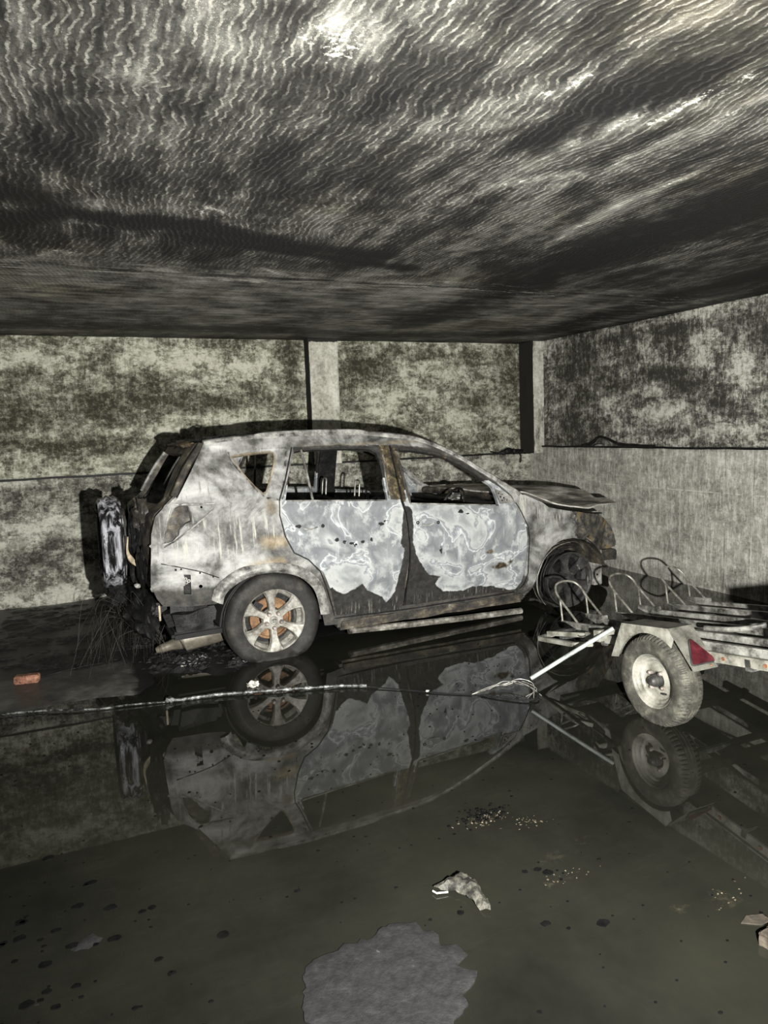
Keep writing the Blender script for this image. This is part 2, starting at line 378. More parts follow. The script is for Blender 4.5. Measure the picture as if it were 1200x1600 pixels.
M['chrome'] = m_grime('molten_bright_skin', [(.40, .008), (.47, (.03, .03, .032)), (.53, (.30, .30, .33)), (.66, (.62, .62, .66))], 3.2, .3, .2, .2, (7, 7, .25))
M['alloy'] = m_grime('dirty_alloy', [(.34, (.09, .08, .062)), (.45, (.20, .19, .165)), (.58, (.36, .35, .318)), (.7, (.46, .45, .42))], 16, .5, .15, .25)
M['alloy_dark'] = m_grime('sooted_alloy', [(.4, .02), (.6, (.055, .053, .05)), (.75, (.12, .115, .10))], 16, .5, .2, .25)
M['tyre'] = m_grime('dusty_scorched_rubber', [(.38, (.007, .0067, .0063)), (.52, (.018, .017, .0155)), (.66, (.045, .042, .036))], 7, .7, 0, .35)
M['discrust'] = m_grime('orange_rusted_disc', [(.36, (.05, .028, .013)), (.52, (.17, .09, .042)), (.68, (.32, .20, .11))], 9, .6, .2, .3)
M['nut'] = m_grime('pinkish_lug_nut', [(.4, (.18, .15, .13)), (.6, (.48, .42, .38))], 20, .4, .5, .2)
M['brass'] = m_grime('yellowed_bracket', [(.35, (.10, .075, .045)), (.55, (.30, .25, .17)), (.7, (.45, .40, .31))], 14, .5, .2, .3)
M['muffler'] = m_grime('heat_browned_muffler', [(.35, (.06, .053, .042)), (.55, (.16, .145, .115)), (.7, (.26, .24, .20))], 5, .45, .2, .2)
M['galv'] = m_grime('dirty_galvanised_steel', [(.38, (.03, .029, .026)), (.47, (.11, .108, .098)), (.55, (.20, .198, .18)), (.66, (.33, .327, .30))], 9, .45, .15, .3, (1, 1, 1))
M['galv_dark'] = m_grime('sooted_galvanised_steel', [(.36, .015), (.5, (.05, .05, .047)), (.62, (.20, .20, .19)), (.74, (.45, .45, .43))], 7, .45, .15, .3, (1, .3, 1))
M['cream'] = m_grime('cream_painted_steel', [(.36, (.08, .077, .062)), (.46, (.18, .175, .148)), (.56, (.27, .263, .228)), (.68, (.34, .335, .30))], 8, .5, 0, .2)
M['hooptube'] = m_grime('scorched_steel_rod', [(.38, (.06, .057, .048)), (.52, (.19, .185, .16)), (.65, (.33, .32, .285))], 14, .4, .3, .2)
M['rubber2'] = m_grime('dirty_trailer_rubber', [(.38, (.025, .0235, .019)), (.52, (.055, .052, .043)), (.66, (.13, .125, .10))], 13, .75, 0, .5)
M['red'] = m_grime('faded_red_reflector', [(.32, (.02, .004, .006)), (.5, (.058, .008, .012)), (.66, (.095, .018, .025)), (.74, (.35, .27, .26))], 12, .35, 0, .3)
M['bolt'] = m_grime('rusty_bolt', [(.4, (.12, .05, .025)), (.6, (.32, .15, .08))], 30, .6, .1, .3)
M['cable'] = m_grime('wet_grey_cable', [(.40, .01), (.49, (.035, .036, .035)), (.57, (.13, .135, .13)), (.68, (.35, .36, .35))], 30, .25, .2, .5, (1, 1, 1))
M['wire'] = m_grime('bare_light_wire', [(.35, (.16, .155, .14)), (.6, (.52, .51, .47))], 30, .4, .3, 0)
M['wire_dark'] = m_grime('thin_rusty_wire', [(.35, (.008, .007, .0055)), (.6, (.035, .031, .024))], 30, .6, .2, 0)
M['scum'] = m_grime('grey_floating_crust', [(.3, (.005, .005, .005)), (.45, (.010, .010, .0102)), (.60, (.015, .015, .0154)), (.70, (.019, .019, .0196)), (.77, (.2, .2, .19))], 38, .7, 0, .5, det=5)
M['brick'] = m_grime('orange_brick', [(.36, (.04, .02, .014)), (.5, (.20, .09, .055)), (.65, (.36, .19, .13))], 22, .8, 0, .5)
M['brick_dirty'] = m_grime('dirty_brown_brick', [(.36, (.012, .010, .007)), (.5, (.035, .028, .02)), (.65, (.07, .058, .042))], 16, .8, 0, .5)
M['scrap'] = m_grime('pale_torn_scrap', [(.38, (.008, .0075, .007)), (.48, (.025, .024, .02)), (.57, (.075, .071, .058)), (.70, (.15, .145, .12))], 22, .6, 0, .6)
M['gravel'] = m_grime('wet_gold_grit', [(.38, (.02, .014, .008)), (.55, (.08, .065, .04)), (.70, (.40, .36, .28))], 50, .35, 0, .3)
M['flake'] = m_grime('black_floating_flake', [(.4, .003), (.7, .007)], 30, .8, 0, .2, spec=.03)
M['white'] = m_grime('pale_plastic_lump', [(.4, (.10, .095, .08)), (.55, (.60, .59, .54)), (.7, (.8, .79, .74))], 26, .4, 0, .4)
M['galv_tube'] = m_grime('whitish_tube_paint', [(.34, (.17, .187, .175)), (.5, (.32, .35, .33)), (.7, (.42, .45, .43))], 12, .4, .05, .15)
M['rust_dark2'] = m_grime('scorched_sill_flange', [(.36, (.03, .028, .024)), (.46, (.11, .10, .085)), (.56, (.22, .21, .185)), (.68, (.5, .48, .43))], 9, .5, .1, .5)
M['bonnet'] = m_grime('burnt_bonnet_steel', [(.36, (.06, .055, .048)), (.45, (.20, .185, .16)), (.52, (.40, .385, .35)), (.58, (.58, .57, .54)), (.64, (.34, .27, .19)), (.74, (.62, .61, .58))], 2.6, .6, 0, .4, (.7, 1.6, 1), 8, .25)
# ------------------------------------------------------------------ the room (axes: e along the back wall, n towards it)
ROOM = Matrix.Rotation(YAW, 4, 'Z')
def W(e, n, z=0.): return ROOM @ Vector((e, n, z))
HC, DB, DR, LB, LR = 2.644, 7.794, 5.468, 1.262, 1.34
E0, N0 = -5.2, -1.6
def room(o): o.matrix_world = ROOM; return o
STROKES=[
 (0.03,[(1.69, 3.04), (1.73, 2.86), (1.79, 2.71), (1.91, 2.59), (2.03, 2.5)]),
 (0.02,[(1.77, 2.33), (1.81, 2.22), (1.84, 2.12), (1.85, 1.98), (1.88, 1.87)]),
 (0.05,[(1.95, 2.03), (1.94, 1.93), (1.95, 1.8), (1.96, 1.72), (1.97, 1.67)]),
 (0.02,[(2.08, 2.4), (2.11, 2.25), (2.11, 2.09), (2.13, 1.97), (2.14, 1.85), (2.13, 1.72)]),
 (0.03,[(2.64, 3.59), (2.55, 3.2), (2.5, 2.84), (2.47, 2.73), (2.48, 2.56), (2.5, 2.34)]),
 (0.015,[(2.09, 4.69), (2.25, 4.71), (2.43, 4.67), (2.59, 4.58)]),
 (0.03,[(1.42, 1.98), (1.48, 1.92), (1.5, 1.82)]),
 (0.06,[(0.66, 1.9), (0.7, 1.82), (0.77, 1.84), (0.75, 1.96)]),
 (0.03,[(0.62, 3.55), (0.66, 3.36), (0.74, 3.45)]),
 (0.05,[(-0.09, 4.56), (-0.0, 4.36), (0.11, 4.42)]),
 (0.02,[(-0.17, 4.78), (0.17, 4.78), (0.36, 4.73)]),
 (0.03,[(0.49, 4.75), (0.62, 4.68)]),
 (0.02,[(1.04, 4.72), (1.18, 4.52), (1.39, 4.67)]),
 (0.012,[(1.76, 4.75), (2.02, 4.72), (2.43, 4.72)]),
 (0.02,[(1.98, 4.5), (2.09, 4.45)]),
 (0.03,[(0.07, 3.77), (0.17, 3.8)]),
]
DARKS=[
 (0.22,[(3.13, 6.44), (3.23, 5.2), (3.13, 4.27), (3.08, 3.51), (3.06, 2.9), (3.06, 2.29)]),
 (0.18,[(-0.95, 7.15), (0.3, 7.12), (1.77, 7.1), (3.26, 7.36), (4.68, 7.0)]),
 (0.07,[(-0.22, 3.91), (0.06, 3.63), (0.34, 3.7), (0.63, 3.67), (1.19, 3.95), (1.8, 4.02)]),
 (0.05,[(0.66, 3.9), (1.43, 4.11), (2.1, 4.29)]),
 (0.08,[(1.69, 2.29), (1.72, 1.95), (1.77, 1.73)]),
 (0.1,[(-0.18, 3.43), (-0.04, 3.47)]),
 (0.18,[(4.92, 6.6), (4.87, 5.53), (4.81, 4.42), (4.72, 3.52)]),
]
def a_bright(e, n):
    v = 0
    for wd, pl in STROKES:
        d = dline((e, n), pl)
        if d < wd*3: v = max(v, 1-d/(wd*1.7))
    return max(0, v)
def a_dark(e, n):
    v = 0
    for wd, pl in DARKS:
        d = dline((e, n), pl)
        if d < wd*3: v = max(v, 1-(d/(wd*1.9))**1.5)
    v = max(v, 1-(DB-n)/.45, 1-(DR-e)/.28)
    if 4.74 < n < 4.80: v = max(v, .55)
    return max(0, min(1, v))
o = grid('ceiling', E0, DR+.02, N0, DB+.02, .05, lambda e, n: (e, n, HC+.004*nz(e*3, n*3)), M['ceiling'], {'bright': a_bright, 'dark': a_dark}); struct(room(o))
m_ = o.modifiers.new('thickness', 'SOLIDIFY'); m_.thickness = .2; m_.offset = 1
def blobs(L, x, y):
    v = 0; x += .10*fbm(x, y, 3, 3, 4); y += .07*fbm(x, y, 8, 4, 4)
    for (cx, cy, rx, ry) in L:
        d = math.hypot((x-cx)/rx, (y-cy)/ry); v = max(v, 1-d*.75)
    return max(0, v)
BD = [(-.6, 1.95, .75, .28), (.25, 1.95, .65, .28), (.75, 2.05, .6, .14), (1.9, 2.05, .3, .2), (-.2, 1.62, .9, .10), (.3, 1.55, .8, .12), (-.3, 2.28, .12, .12), (.41, 2.33, .03, .2), (3.1, 2.35, .35, .2), (2.95, 2.05, .35, .25), (4.6, 2.45, .2, .15), (4.1, 2.5, .5, .07), (5.3, 2.2, .3, .5), (5.15, 2.5, .3, .15), (-1.6, 2.0, .8, .4), (4.7, 1.95, .3, .14), (2.2, 2.45, .1, .1), (1.4, 1.95, .6, .1), (2.33, 2.3, .09, .5)]
BB = [(.24, 1.47, .18, .09), (-.35, 1.46, .15, .09), (.3, 1.68, .9, .06), (1.7, 2.35, .4, .12), (1.2, 2.45, .6, .08), (4.2, 2.3, .5, .12), (3.6, 2.05, .6, .12), (4.4, 1.75, .6, .2), (-.4, 2.45, .35, .1), (1.5, 1.8, .5, .1), (.7, 1.72, .3, .06)]
o = grid('wall_back', E0, DR+.1, LB, HC+.05, .05, lambda a, b: (a, DB+.035+.006*nz(a*4, b*4), b), M['wall_upper'], {'dark': lambda a, b: blobs(BD, a, b), 'bright': lambda a, b: blobs(BB, a, b)}); struct(room(o))
m_ = o.modifiers.new('thickness', 'SOLIDIFY'); m_.thickness = .2; m_.offset = -1
LD = [(-.5, 1.15, .9, .05), (.3, 1.17, .4, .04), (-.3, .45, .5, .12), (.35, .5, .3, .12), (.0, .62, .8, .03), (.5, .2, .2, .12), (-.5, 1.05, .3, .05), (.1, 1.0, .3, .06)]
LBt = [(-.2, .1, 1.2, .10), (.45, .4, .06, .3), (-.4, .8, .6, .1), (.5, .75, .25, .15), (-.3, .63, .5, .05)]
o = grid('wall_back_lower', E0, DR+.1, -.12, LB, .05, lambda a, b: (a, DB+.006*nz(a*4, b*4, 3), b), M['wall_lower'], {'dark': lambda a, b: blobs(LD, a, b), 'bright': lambda a, b: blobs(LBt, a, b)}); room(o)
o.name = 'wall_back'; struct(o)
m_ = o.modifiers.new('thickness', 'SOLIDIFY'); m_.thickness = .2; m_.offset = -1
RD = [(6.9, 2.3, .35, .5), (6.6, 1.6, .2, .3), (5.6, 2.1, .3, .12), (5.2, 1.95, .3, .1), (6.2, 2.0, .3, .1), (4.9, 1.75, .3, .09), (4.4, 2.35, .3, .3), (6.9, 1.6, .3, .4), (3.9, 2.2, .4, .6), (5.3, 2.5, .6, .06), (6.3, 2.5, .6, .08)]
RB = [(5.3, 1.7, .6, .12), (5.0, 2.3, .2, .2), (4.6, 2.1, .15, .3), (6.3, 1.8, .3, .12), (5.8, 1.95, .3, .1), (4.5, 1.55, .4, .08)]
o = grid('wall_right', N0, DB+.1, LR, HC+.05, .05, lambda a, b: (DR+.03+.006*nz(a*4, b*4, 8), a, b), M['wall_right_upper'], {'dark': lambda a, b: blobs(RD, a, b), 'bright': lambda a, b: blobs(RB, a, b)}); struct(room(o))
m_ = o.modifiers.new('thickness', 'SOLIDIFY'); m_.thickness = .2; m_.offset = 1
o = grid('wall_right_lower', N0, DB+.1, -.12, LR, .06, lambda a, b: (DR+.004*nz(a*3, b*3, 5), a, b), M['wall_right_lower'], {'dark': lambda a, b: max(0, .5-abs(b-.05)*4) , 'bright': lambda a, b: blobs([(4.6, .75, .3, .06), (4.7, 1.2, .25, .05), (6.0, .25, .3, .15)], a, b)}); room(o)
o.name = 'wall_right'; struct(o)
m_ = o.modifiers.new('thickness', 'SOLIDIFY'); m_.thickness = .2; m_.offset = 1
o = grid('wall_left', N0, DB+.1, -.12, HC+.05, .2, lambda a, b: (E0, a, b), M['wall_lower'], {'dark': lambda a, b: 0, 'bright': lambda a, b: 0}); struct(room(o))
o = grid('wall_front', E0, DR+.1, -.12, HC+.05, .2, lambda a, b: (a, N0, b), M['wall_lower'], {'dark': lambda a, b: .4, 'bright': lambda a, b: 0}); struct(room(o))
# ledges: the cast lower walls stand a little proud, with a black joint above
def trim(name, x0, x1, y0, y1, z0, z1, mat, ax):
    bm = bmesh.new(); box(bm, x0, x1, y0, y1, z0, z1)
    L = max(x1-x0, y1-y0); k = int(L/.08)
    es = [e for e in bm.edges if abs((e.verts[0].co-e.verts[1].co)[ax]) > L*.9]
    bmesh.ops.subdivide_edges(bm, edges=es, cuts=k, use_grid_fill=True)
    for v in bm.verts:
        q = v.co; v.co = q+Vector((0, 0, .006*nz(q.x*3, q.y*3, 1)+.004*nz(q.x*11, q.y*11)))
    o = obj(name, bm, mat, None, 30); return struct(room(o))
trim('trim_1', E0, DR, DB-.012, DB+.05, LB-.008, LB+.012, M['char'], 0)
trim('trim_2', DR-.012, DR+.05, N0, DB-.14, LR-.008, LR+.012, M['char'], 1)
def pillar(name, e0, e1, n0, z0, dark):
    o_ = grid(name, 0, (e1-e0)+2*(DB+.05-n0), z0, HC+.02, .02, lambda a, b: fold(a, b, e0, e1, n0), M['pillar'], {'dark': dark})
    for p in o_.data.polygons: p.use_smooth = False
    return struct(room(o_))
def fold(a, b, e0, e1, n0):
    d = DB+.05-n0; j = .004*nz(a*9, b*9, e0)
    if a < d: return (e0+j, DB+.05-a, b)
    if a < d+e1-e0: return (e0+a-d, n0+j, b)
    return (e1+j, n0+(a-d-(e1-e0)), b)
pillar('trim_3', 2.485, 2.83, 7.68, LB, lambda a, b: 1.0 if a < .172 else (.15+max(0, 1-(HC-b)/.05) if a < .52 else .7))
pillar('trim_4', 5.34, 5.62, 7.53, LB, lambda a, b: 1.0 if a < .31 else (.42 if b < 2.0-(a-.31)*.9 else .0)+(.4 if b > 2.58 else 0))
# floor slab: mostly under water, higher along the back wall and at the left
DRY = [(-3.5, 4.80), (-.55, 4.74), (-.2, 4.72), (.1, 4.72), (.30, 4.66), (.42, 4.85), (.55, 5.1), (.75, 4.78), (1.0, 4.75), (1.15, 5.1), (1.7, 5.3), (2.6, 5.2), (3.4, 5.6), (3.7, 6.2), (3.4, 7.9), (-5.3, 7.9), (-5.3, 4.8)]
def floor_z(e, n):
    s_ = sdist((e, n), DRY); s_ += .12*fbm(e, n, 0, 1.6)+.03*fbm(e, n, 0, 7)
    h = -.05+max(0, min(1, (s_+.10)/.2))*.058
    rub = max(0, min(1, s_/.2))*max(0, min(1, (e-.05+.2*nz(e*2, n*2))/.25))
    h += rub*(.010+.012*fbm(e, n, 3, 4))
    return h
SL = [(-.5, 5.3), (.1, 5.15), (.2, 4.9)]
o = grid('floor', E0, DR+.05, N0, DB+.1, .045, lambda e, n: (e, n, floor_z(e, n)), M['floor'],
     {'dark': lambda e, n: max(0, min(1, max((n-5.25+.25*nz(e*1.5, 2))/.35 if e < .3 else 1, (e-.18)/.2)))}); struct(room(o))
m_ = o.modifiers.new('thickness', 'SOLIDIFY'); m_.thickness = .2; m_.offset = -1
SILT = [(1.46, 2.43, .14, .06), (1.62, 2.33, .12, .05), (1.52, 1.97, .16, .05), (1.92, 1.65, .12, .08), (1.75, 1.66, .1, .04), (1.6, 2.1, .2, .05)]
o = grid('water_surface', E0+.02, DR-.006, N0+.02, DB-.008, .06, lambda e, n: (e, n, 0), M['water'], {'silt': lambda e, n: blobs(SILT, e, n)}); room(o)
tag(o, 'still black water with a brown murk lying over the garage floor', 'water', kind='stuff')
# ------------------------------------------------------------------ burnt car (x forward, y to its left, z up; we see the right side, y < 0)
PSI = math.radians(24.37236566)
CARM = Matrix.Translation((-1.18255, 5.85882, 0)) @ Matrix.Rotation(PSI, 4, 'Z')
car = empty('burnt_car', CARM)
tag(car, 'burnt-out five-door car with grey and bluish scorched panels standing in black water', 'car')
ZT = [0, .15, .3, .5, .75, .95, 1.1, 1.17, 1.3, 1.5, 1.6, 1.66]
YT = [.82, .84, .88, .915, .93, .915, .875, .845, .79, .69, .62, .5]
def interp(x, X, Y):
    if x <= X[0]: return Y[0]
    for i in range(1, len(X)):
        if x <= X[i]: return Y[i-1]+(Y[i]-Y[i-1])*(x-X[i-1])/(X[i]-X[i-1])
    return Y[-1]
def SY(x, z):
    y = interp(z, ZT, YT)
    if x < -.2: y -= .11*((-.2-max(x, -1))/.6)**2
    if x > 2.5: y -= .17*((min(x, 3.2)-2.5)/.65)**2
    for wx in (0, 2.66):
        r = math.hypot(x-wx, z-.3); y += .02*math.exp(-((r-.42)/.06)**2)
    return y
def SYs(x, z):  # smoothed over 4 cm
    return (SY(x, z-.03)+2*SY(x, z)+SY(x, z+.03))/4
side_outer = [(-0.378, 1.569), (-0.277, 1.579), (-0.136, 1.592), (0.006, 1.596), (0.204, 1.603), (0.51, 1.606), (0.823, 1.6), (1.034, 1.578), (1.25, 1.55), (1.441, 1.486), (1.626, 1.393), (1.807, 1.252), (1.998, 1.145), (2.141, 1.06), (2.212, 0.997), (2.12, 0.957), (2.151, 0.864), (2.19, 0.775), (2.206, 0.682), (2.199, 0.502), (2.206, 0.312), (2.155, 0.2), (2.209, 0.158), (1.664, 0.13), (0.995, 0.153), (0.509, 0.172), (0.384, 0.186), (0.368, 0.264), (0.348, 0.391), (0.312, 0.483), (0.262, 0.547), (0.179, 0.609), (0.064, 0.646), (-0.067, 0.657), (-0.198, 0.642), (-0.294, 0.603), (-0.359, 0.537), (-0.376, 0.475), (-0.421, 0.462), (-0.57, 0.458), (-0.752, 0.472), (-0.788, 0.525), (-0.822, 0.621), (-0.814, 0.759), (-0.796, 0.97), (-0.762, 1.088), (-0.703, 1.144), (-0.651, 1.171), (-0.609, 1.199), (-0.498, 1.374)]
quarter_recess = [(-0.22, 1.504), (-0.014, 1.508), (0.217, 1.508), (0.17, 1.329), (0.109, 1.152), (0.016, 1.163), (-0.042, 1.202), (-0.139, 1.338), (-0.206, 1.431)]
quarter_window = [(-0.19, 1.466), (-0.044, 1.48), (0.076, 1.486), (0.109, 1.48), (0.114, 1.456), (0.097, 1.397), (0.048, 1.291), (0.006, 1.212), (-0.014, 1.205), (-0.062, 1.253), (-0.136, 1.355), (-0.169, 1.429)]
rear_door_o = [(0.254, 1.517), (0.38, 1.522), (0.636, 1.519), (0.848, 1.515), (1.046, 1.502), (1.051, 1.447), (1.043, 1.266), (1.047, 1.071), (1.066, 0.987), (1.079, 0.839), (1.084, 0.654), (1.061, 0.488), (1.047, 0.333), (1.024, 0.207), (0.717, 0.215), (0.467, 0.228), (0.399, 0.464), (0.349, 0.609), (0.262, 0.706), (0.159, 0.768), (0.103, 0.891), (0.078, 1.042), (0.09, 1.14), (0.16, 1.284)]
rear_window = [(0.263, 1.48), (0.321, 1.489), (0.549, 1.488), (0.824, 1.481), (0.886, 1.469), (0.931, 1.442), (0.939, 1.383), (0.938, 1.237), (0.939, 1.088), (0.543, 1.112), (0.14, 1.141), (0.211, 1.35)]
front_door_o = [(1.07, 1.491), (1.284, 1.487), (1.463, 1.444), (1.62, 1.375), (1.767, 1.285), (1.919, 1.173), (2.063, 1.05), (2.087, 0.98), (2.117, 0.931), (2.151, 0.864), (2.19, 0.775), (2.206, 0.682), (2.199, 0.502), (2.2, 0.38), (2.176, 0.285), (2.12, 0.222), (1.671, 0.222), (1.389, 0.22), (1.056, 0.224), (1.067, 0.383), (1.088, 0.536), (1.095, 0.653), (1.09, 0.838), (1.082, 0.981), (1.058, 1.07), (1.054, 1.266)]
front_window = [(1.09, 1.46), (1.271, 1.442), (1.435, 1.409), (1.541, 1.368), (1.683, 1.289), (1.784, 1.217), (1.89, 1.139), (1.911, 1.076), (1.929, 0.976), (1.565, 1.008), (1.121, 1.051), (1.109, 1.13), (1.103, 1.325)]
fender_o = [(2.152, 1.049), (2.189, 1.044), (2.278, 1.003), (2.35, 0.971), (2.416, 0.924), (2.515, 0.9), (2.598, 0.882), (2.752, 0.857), (2.866, 0.834), (3.041, 0.803), (3.151, 0.76), (3.237, 0.691), (3.295, 0.601), (3.33, 0.519), (3.322, 0.465), (3.24, 0.449), (3.123, 0.456), (3.011, 0.488), (2.93, 0.546), (2.81, 0.597), (2.667, 0.631), (2.554, 0.632), (2.492, 0.611), (2.431, 0.578), (2.373, 0.517), (2.328, 0.438), (2.303, 0.367), (2.293, 0.3), (2.25, 0.22), (2.202, 0.165), (2.155, 0.2), (2.206, 0.312), (2.199, 0.502), (2.206, 0.682), (2.19, 0.775), (2.151, 0.864), (2.117, 0.931), (2.071, 0.997)]
light_pocket = [(-0.725, 0.906), (-0.74, 0.892), (-0.713, 0.966), (-0.683, 1.054), (-0.631, 1.14), (-0.6, 1.156), (-0.543, 1.15), (-0.527, 1.105), (-0.531, 1.045), (-0.571, 1.032), (-0.611, 0.99), (-0.621, 0.961), (-0.668, 0.918)]
light_lip = [(-0.741, 0.88), (-0.69, 1.054), (-0.649, 1.163), (-0.365, 1.154), (-0.366, 1.124), (-0.499, 1.028), (-0.653, 0.917), (-0.72, 0.883)]
hole_square = [(-0.612, 0.687), (-0.566, 0.683), (-0.569, 0.545), (-0.617, 0.549), (-0.617, 0.606), (-0.605, 0.611), (-0.603, 0.652)]
rd_light = [(.0, 1.25), (-.02, 1.04), (.03, .87), (.10, .76), (.22, .70), (.34, .56), (.41, .46)]+[(0.089, 1.131), (0.075, 1.042), (0.112, 0.907), (0.202, 0.831), (0.37, 0.623), (0.439, 0.473), (0.537, 0.403), (0.632, 0.437), (0.688, 0.467), (0.729, 0.405), (0.849, 0.342), (0.891, 0.294), (0.968, 0.364), (1.002, 0.512), (1.048, 0.711), (1.014, 0.751), (1.054, 0.982), (1.033, 1.063)][5:-1]+[(1.05, 1.25)]
fd_light = [(1.03, 1.15), (1.07, 1.04)]+[(1.1, 1.076), (1.119, 1.012), (1.123, 0.868), (1.105, 0.761), (1.165, 0.587), (1.249, 0.473), (1.357, 0.441), (1.318, 0.387), (1.387, 0.319), (1.585, 0.292), (1.66, 0.323), (1.878, 0.295), (2.1, 0.223), (2.153, 0.333), (2.184, 0.494), (2.216, 0.652), (2.217, 0.81), (2.149, 0.972), (2.109, 1.004)][1:-6]+[(2.14, .21), (2.24, .33), (2.3, .6), (2.3, .9), (2.2, 1.2)]
lower_seam = [(-0.749, 0.771), (-0.638, 0.741), (-0.496, 0.698), (-0.38, 0.645), (-0.321, 0.643)]
emb1 = [(-0.406, 1.458), (-0.356, 1.546), (-0.229, 1.549), (-0.263, 1.443), (-0.393, 1.374)]
emb2 = [(-0.356, 1.306), (-0.26, 1.38), (-0.219, 1.351), (-0.147, 1.179), (-0.177, 1.163), (-0.261, 1.143)]
def sm(v, a, b):
    t = max(0, min(1, (v-a)/(b-a))); return t*t*(3-2*t)
def shrink(poly, d):
    n = len(poly); out = []
    A = sum(poly[i-1][0]*poly[i][1]-poly[i][0]*poly[i-1][1] for i in range(n)); sgn = 1 if A > 0 else -1
    for i in range(n):
        a, b, c = poly[i-1], poly[i], poly[(i+1) % n]
        n1 = (-(b[1]-a[1]), b[0]-a[0]); n2 = (-(c[1]-b[1]), c[0]-b[0])
        l1 = math.hypot(*n1) or 1; l2 = math.hypot(*n2) or 1
        nx = n1[0]/l1+n2[0]/l2; ny = n1[1]/l1+n2[1]/l2; l = math.hypot(nx, ny) or 1
        k = d*sgn/max(.5, l/2); out.append((b[0]+nx/l*k, b[1]+ny/l*k))
    return out
def panel(name, outer, holes, side, mat, parent, attrs, dy=None, thick=.012, step=.022, inset=0.0):
    P, F = cdt(outer, holes, step)
    def fn(x, z):
        y = SYs(x, z)-inset-(dy(x, z) if dy else 0)
        return (x, side*y, z)
    o = sheet(name, P, F, fn, mat, parent, thick, attrs, 40, 1)
    # point the normals outward so that the thickness grows inward
    me = o.data; k = 0
    for p in me.polygons: k += p.normal.y*side
    bm = bmesh.new(); bm.from_mesh(me)
    if k < 0:
        bmesh.ops.reverse_faces(bm, faces=bm.faces)
    bm.to_mesh(me); bm.free(); me.update()
    o.modifiers['thickness'].offset = -1
    return o
def circ(x, z, r, n=10): return [(x+r*math.cos(2*PI*k/n), z+r*math.sin(2*PI*k/n)) for k in range(n)]
def q_dy(x, z):
    d = 0
    if x < .1:
        d += .028*sm(sdist((x, z), emb1), -.01, .03)+.030*sm(sdist((x, z), emb2), -.01, .025)
        if z < .78: d += .012*sm(.775-z-.25*max(0, x+.75)*.45, 0, .012)
        d -= .012*sm(.02-abs(sdist((x, z), light_pocket)), 0, .02)
        d += .02*sm(sdist((x, z), light_lip), -.004, .012)
        d += .03*math.exp(-((x+.30-(z-.9)*.3)/.10)**2)*sm(z, .75, .9)*sm(1.15-z, 0, .1)
    dr = sdist((x, z), quarter_recess) if -.4 < x < .4 and z > 1.0 else -1
    d += .018*sm(dr, -.006, .006)
    return d+.006*fbm(x, z, 2, 3, 3)
DOP = [(.275, 1.50), (.636, 1.503), (1.04, 1.485), (1.284, 1.468), (1.463, 1.425), (1.62, 1.356), (1.767, 1.266), (1.919, 1.153), (2.045, 1.04), (2.07, .98), (1.5, .98), (1.0, 1.0), (.3, 1.0)]
def q_soot(x, z):
    v = 0
    if x < .5: v = max(v, sm(.60-z, -.06, .08)*(1 if x < -.33 else .7))
    v = max(v, sm(.33-z, -.1, .04))                # sill
    v = max(v, .95*sm(.02-abs(x-1.07), -.03, .02)*(z < 1.3))
    if -.3 < x < .4 and z > 1.05:
        d = sdist((x, z), quarter_recess); v = max(v, .75*math.exp(-((d)/.010)**2))
    if z > .98 and x > .2:
        d = abs(sdist((x, z), DOP)); v = max(v, .85*math.exp(-(d/.020)**2))
    if x < -.68: v = max(v, .5*sm(-.71-x, 0, .08)*sm(1.05-z, 0, .1))
    if x > 2.0 and z < .35: v = max(v, .5)
    return v
def q_rust(x, z):
    v = 0
    r = math.hypot(x, z-.28)
    v = max(v, .85*math.exp(-((r-.42)/.07)**2)*(1 if x < .1 else .4))
    v = max(v, .8*math.exp(-(((x-.02)/.16)**2+((z-.86)/.07)**2)))
    if -.3 < x < .4 and z > 1.0: v = max(v, 1.1*math.exp(-(sdist((x, z), quarter_window)/.013)**2), .8*math.exp(-(((x-.03)/.06)**2+((z-1.1)/.07)**2)))
    v = max(v, .6*math.exp(-((z-1.52)/.02)**2)*(x > .3))
    return v
def side(sgn, near):
    nm = 'body_side_panel'
    holes = [quarter_window, shrink(rear_door_o, .012)[:0] or None]
    hs = [quarter_window]
    # one door opening for both doors (the posts between them stay as their own part)
    dop = [(.275, 1.50), (.636, 1.503), (1.04, 1.485), (1.284, 1.468), (1.463, 1.425), (1.62, 1.356), (1.767, 1.266), (1.919, 1.153), (2.045, 1.04), (2.07, .98), (2.10, .925), (2.135, .86), (2.17, .775), (2.188, .682), (2.18, .502), (2.17, .38), (2.15, .30), (2.10, .245), (1.671, .24), (1.05, .245), (.717, .24), (.48, .25), (.425, .464), (.375, .60), (.28, .69), (.175, .755), (.12, .885), (.095, 1.042), (.107, 1.14), (.175, 1.284)]
    hs.append(dop)
    if near: hs += [light_pocket, hole_square, circ(-.505, .595, .013), circ(-.66, .722, .008), circ(-.625, .725, .007), circ(-.505, .69, .007), circ(-.42, .655, .006), circ(-.455, 1.135, .008)]
    o = panel(nm, side_outer, hs, sgn, M['body'], car, {'soot': q_soot, 'rust': q_rust}, q_dy, .02, .02)
    return o
near_side = side(-1, True); near_side['label'] = 'silvery grey scorched right flank of the body with a triangular window'
far_side = side(1, False)
def line_part(name, pl, r, sgn, mat, parent, off=.004):
    bm = bmesh.new(); tube(bm, [(x, sgn*(SYs(x, z)+off-q_dy(x, z)*(parent == near_side)), z) for x, z in pl], r, 6); return obj(name, bm, mat, parent)
line_part('panel_seam', resample(lower_seam, .05)[:9], .0035, -1, M['char'], near_side, .001)
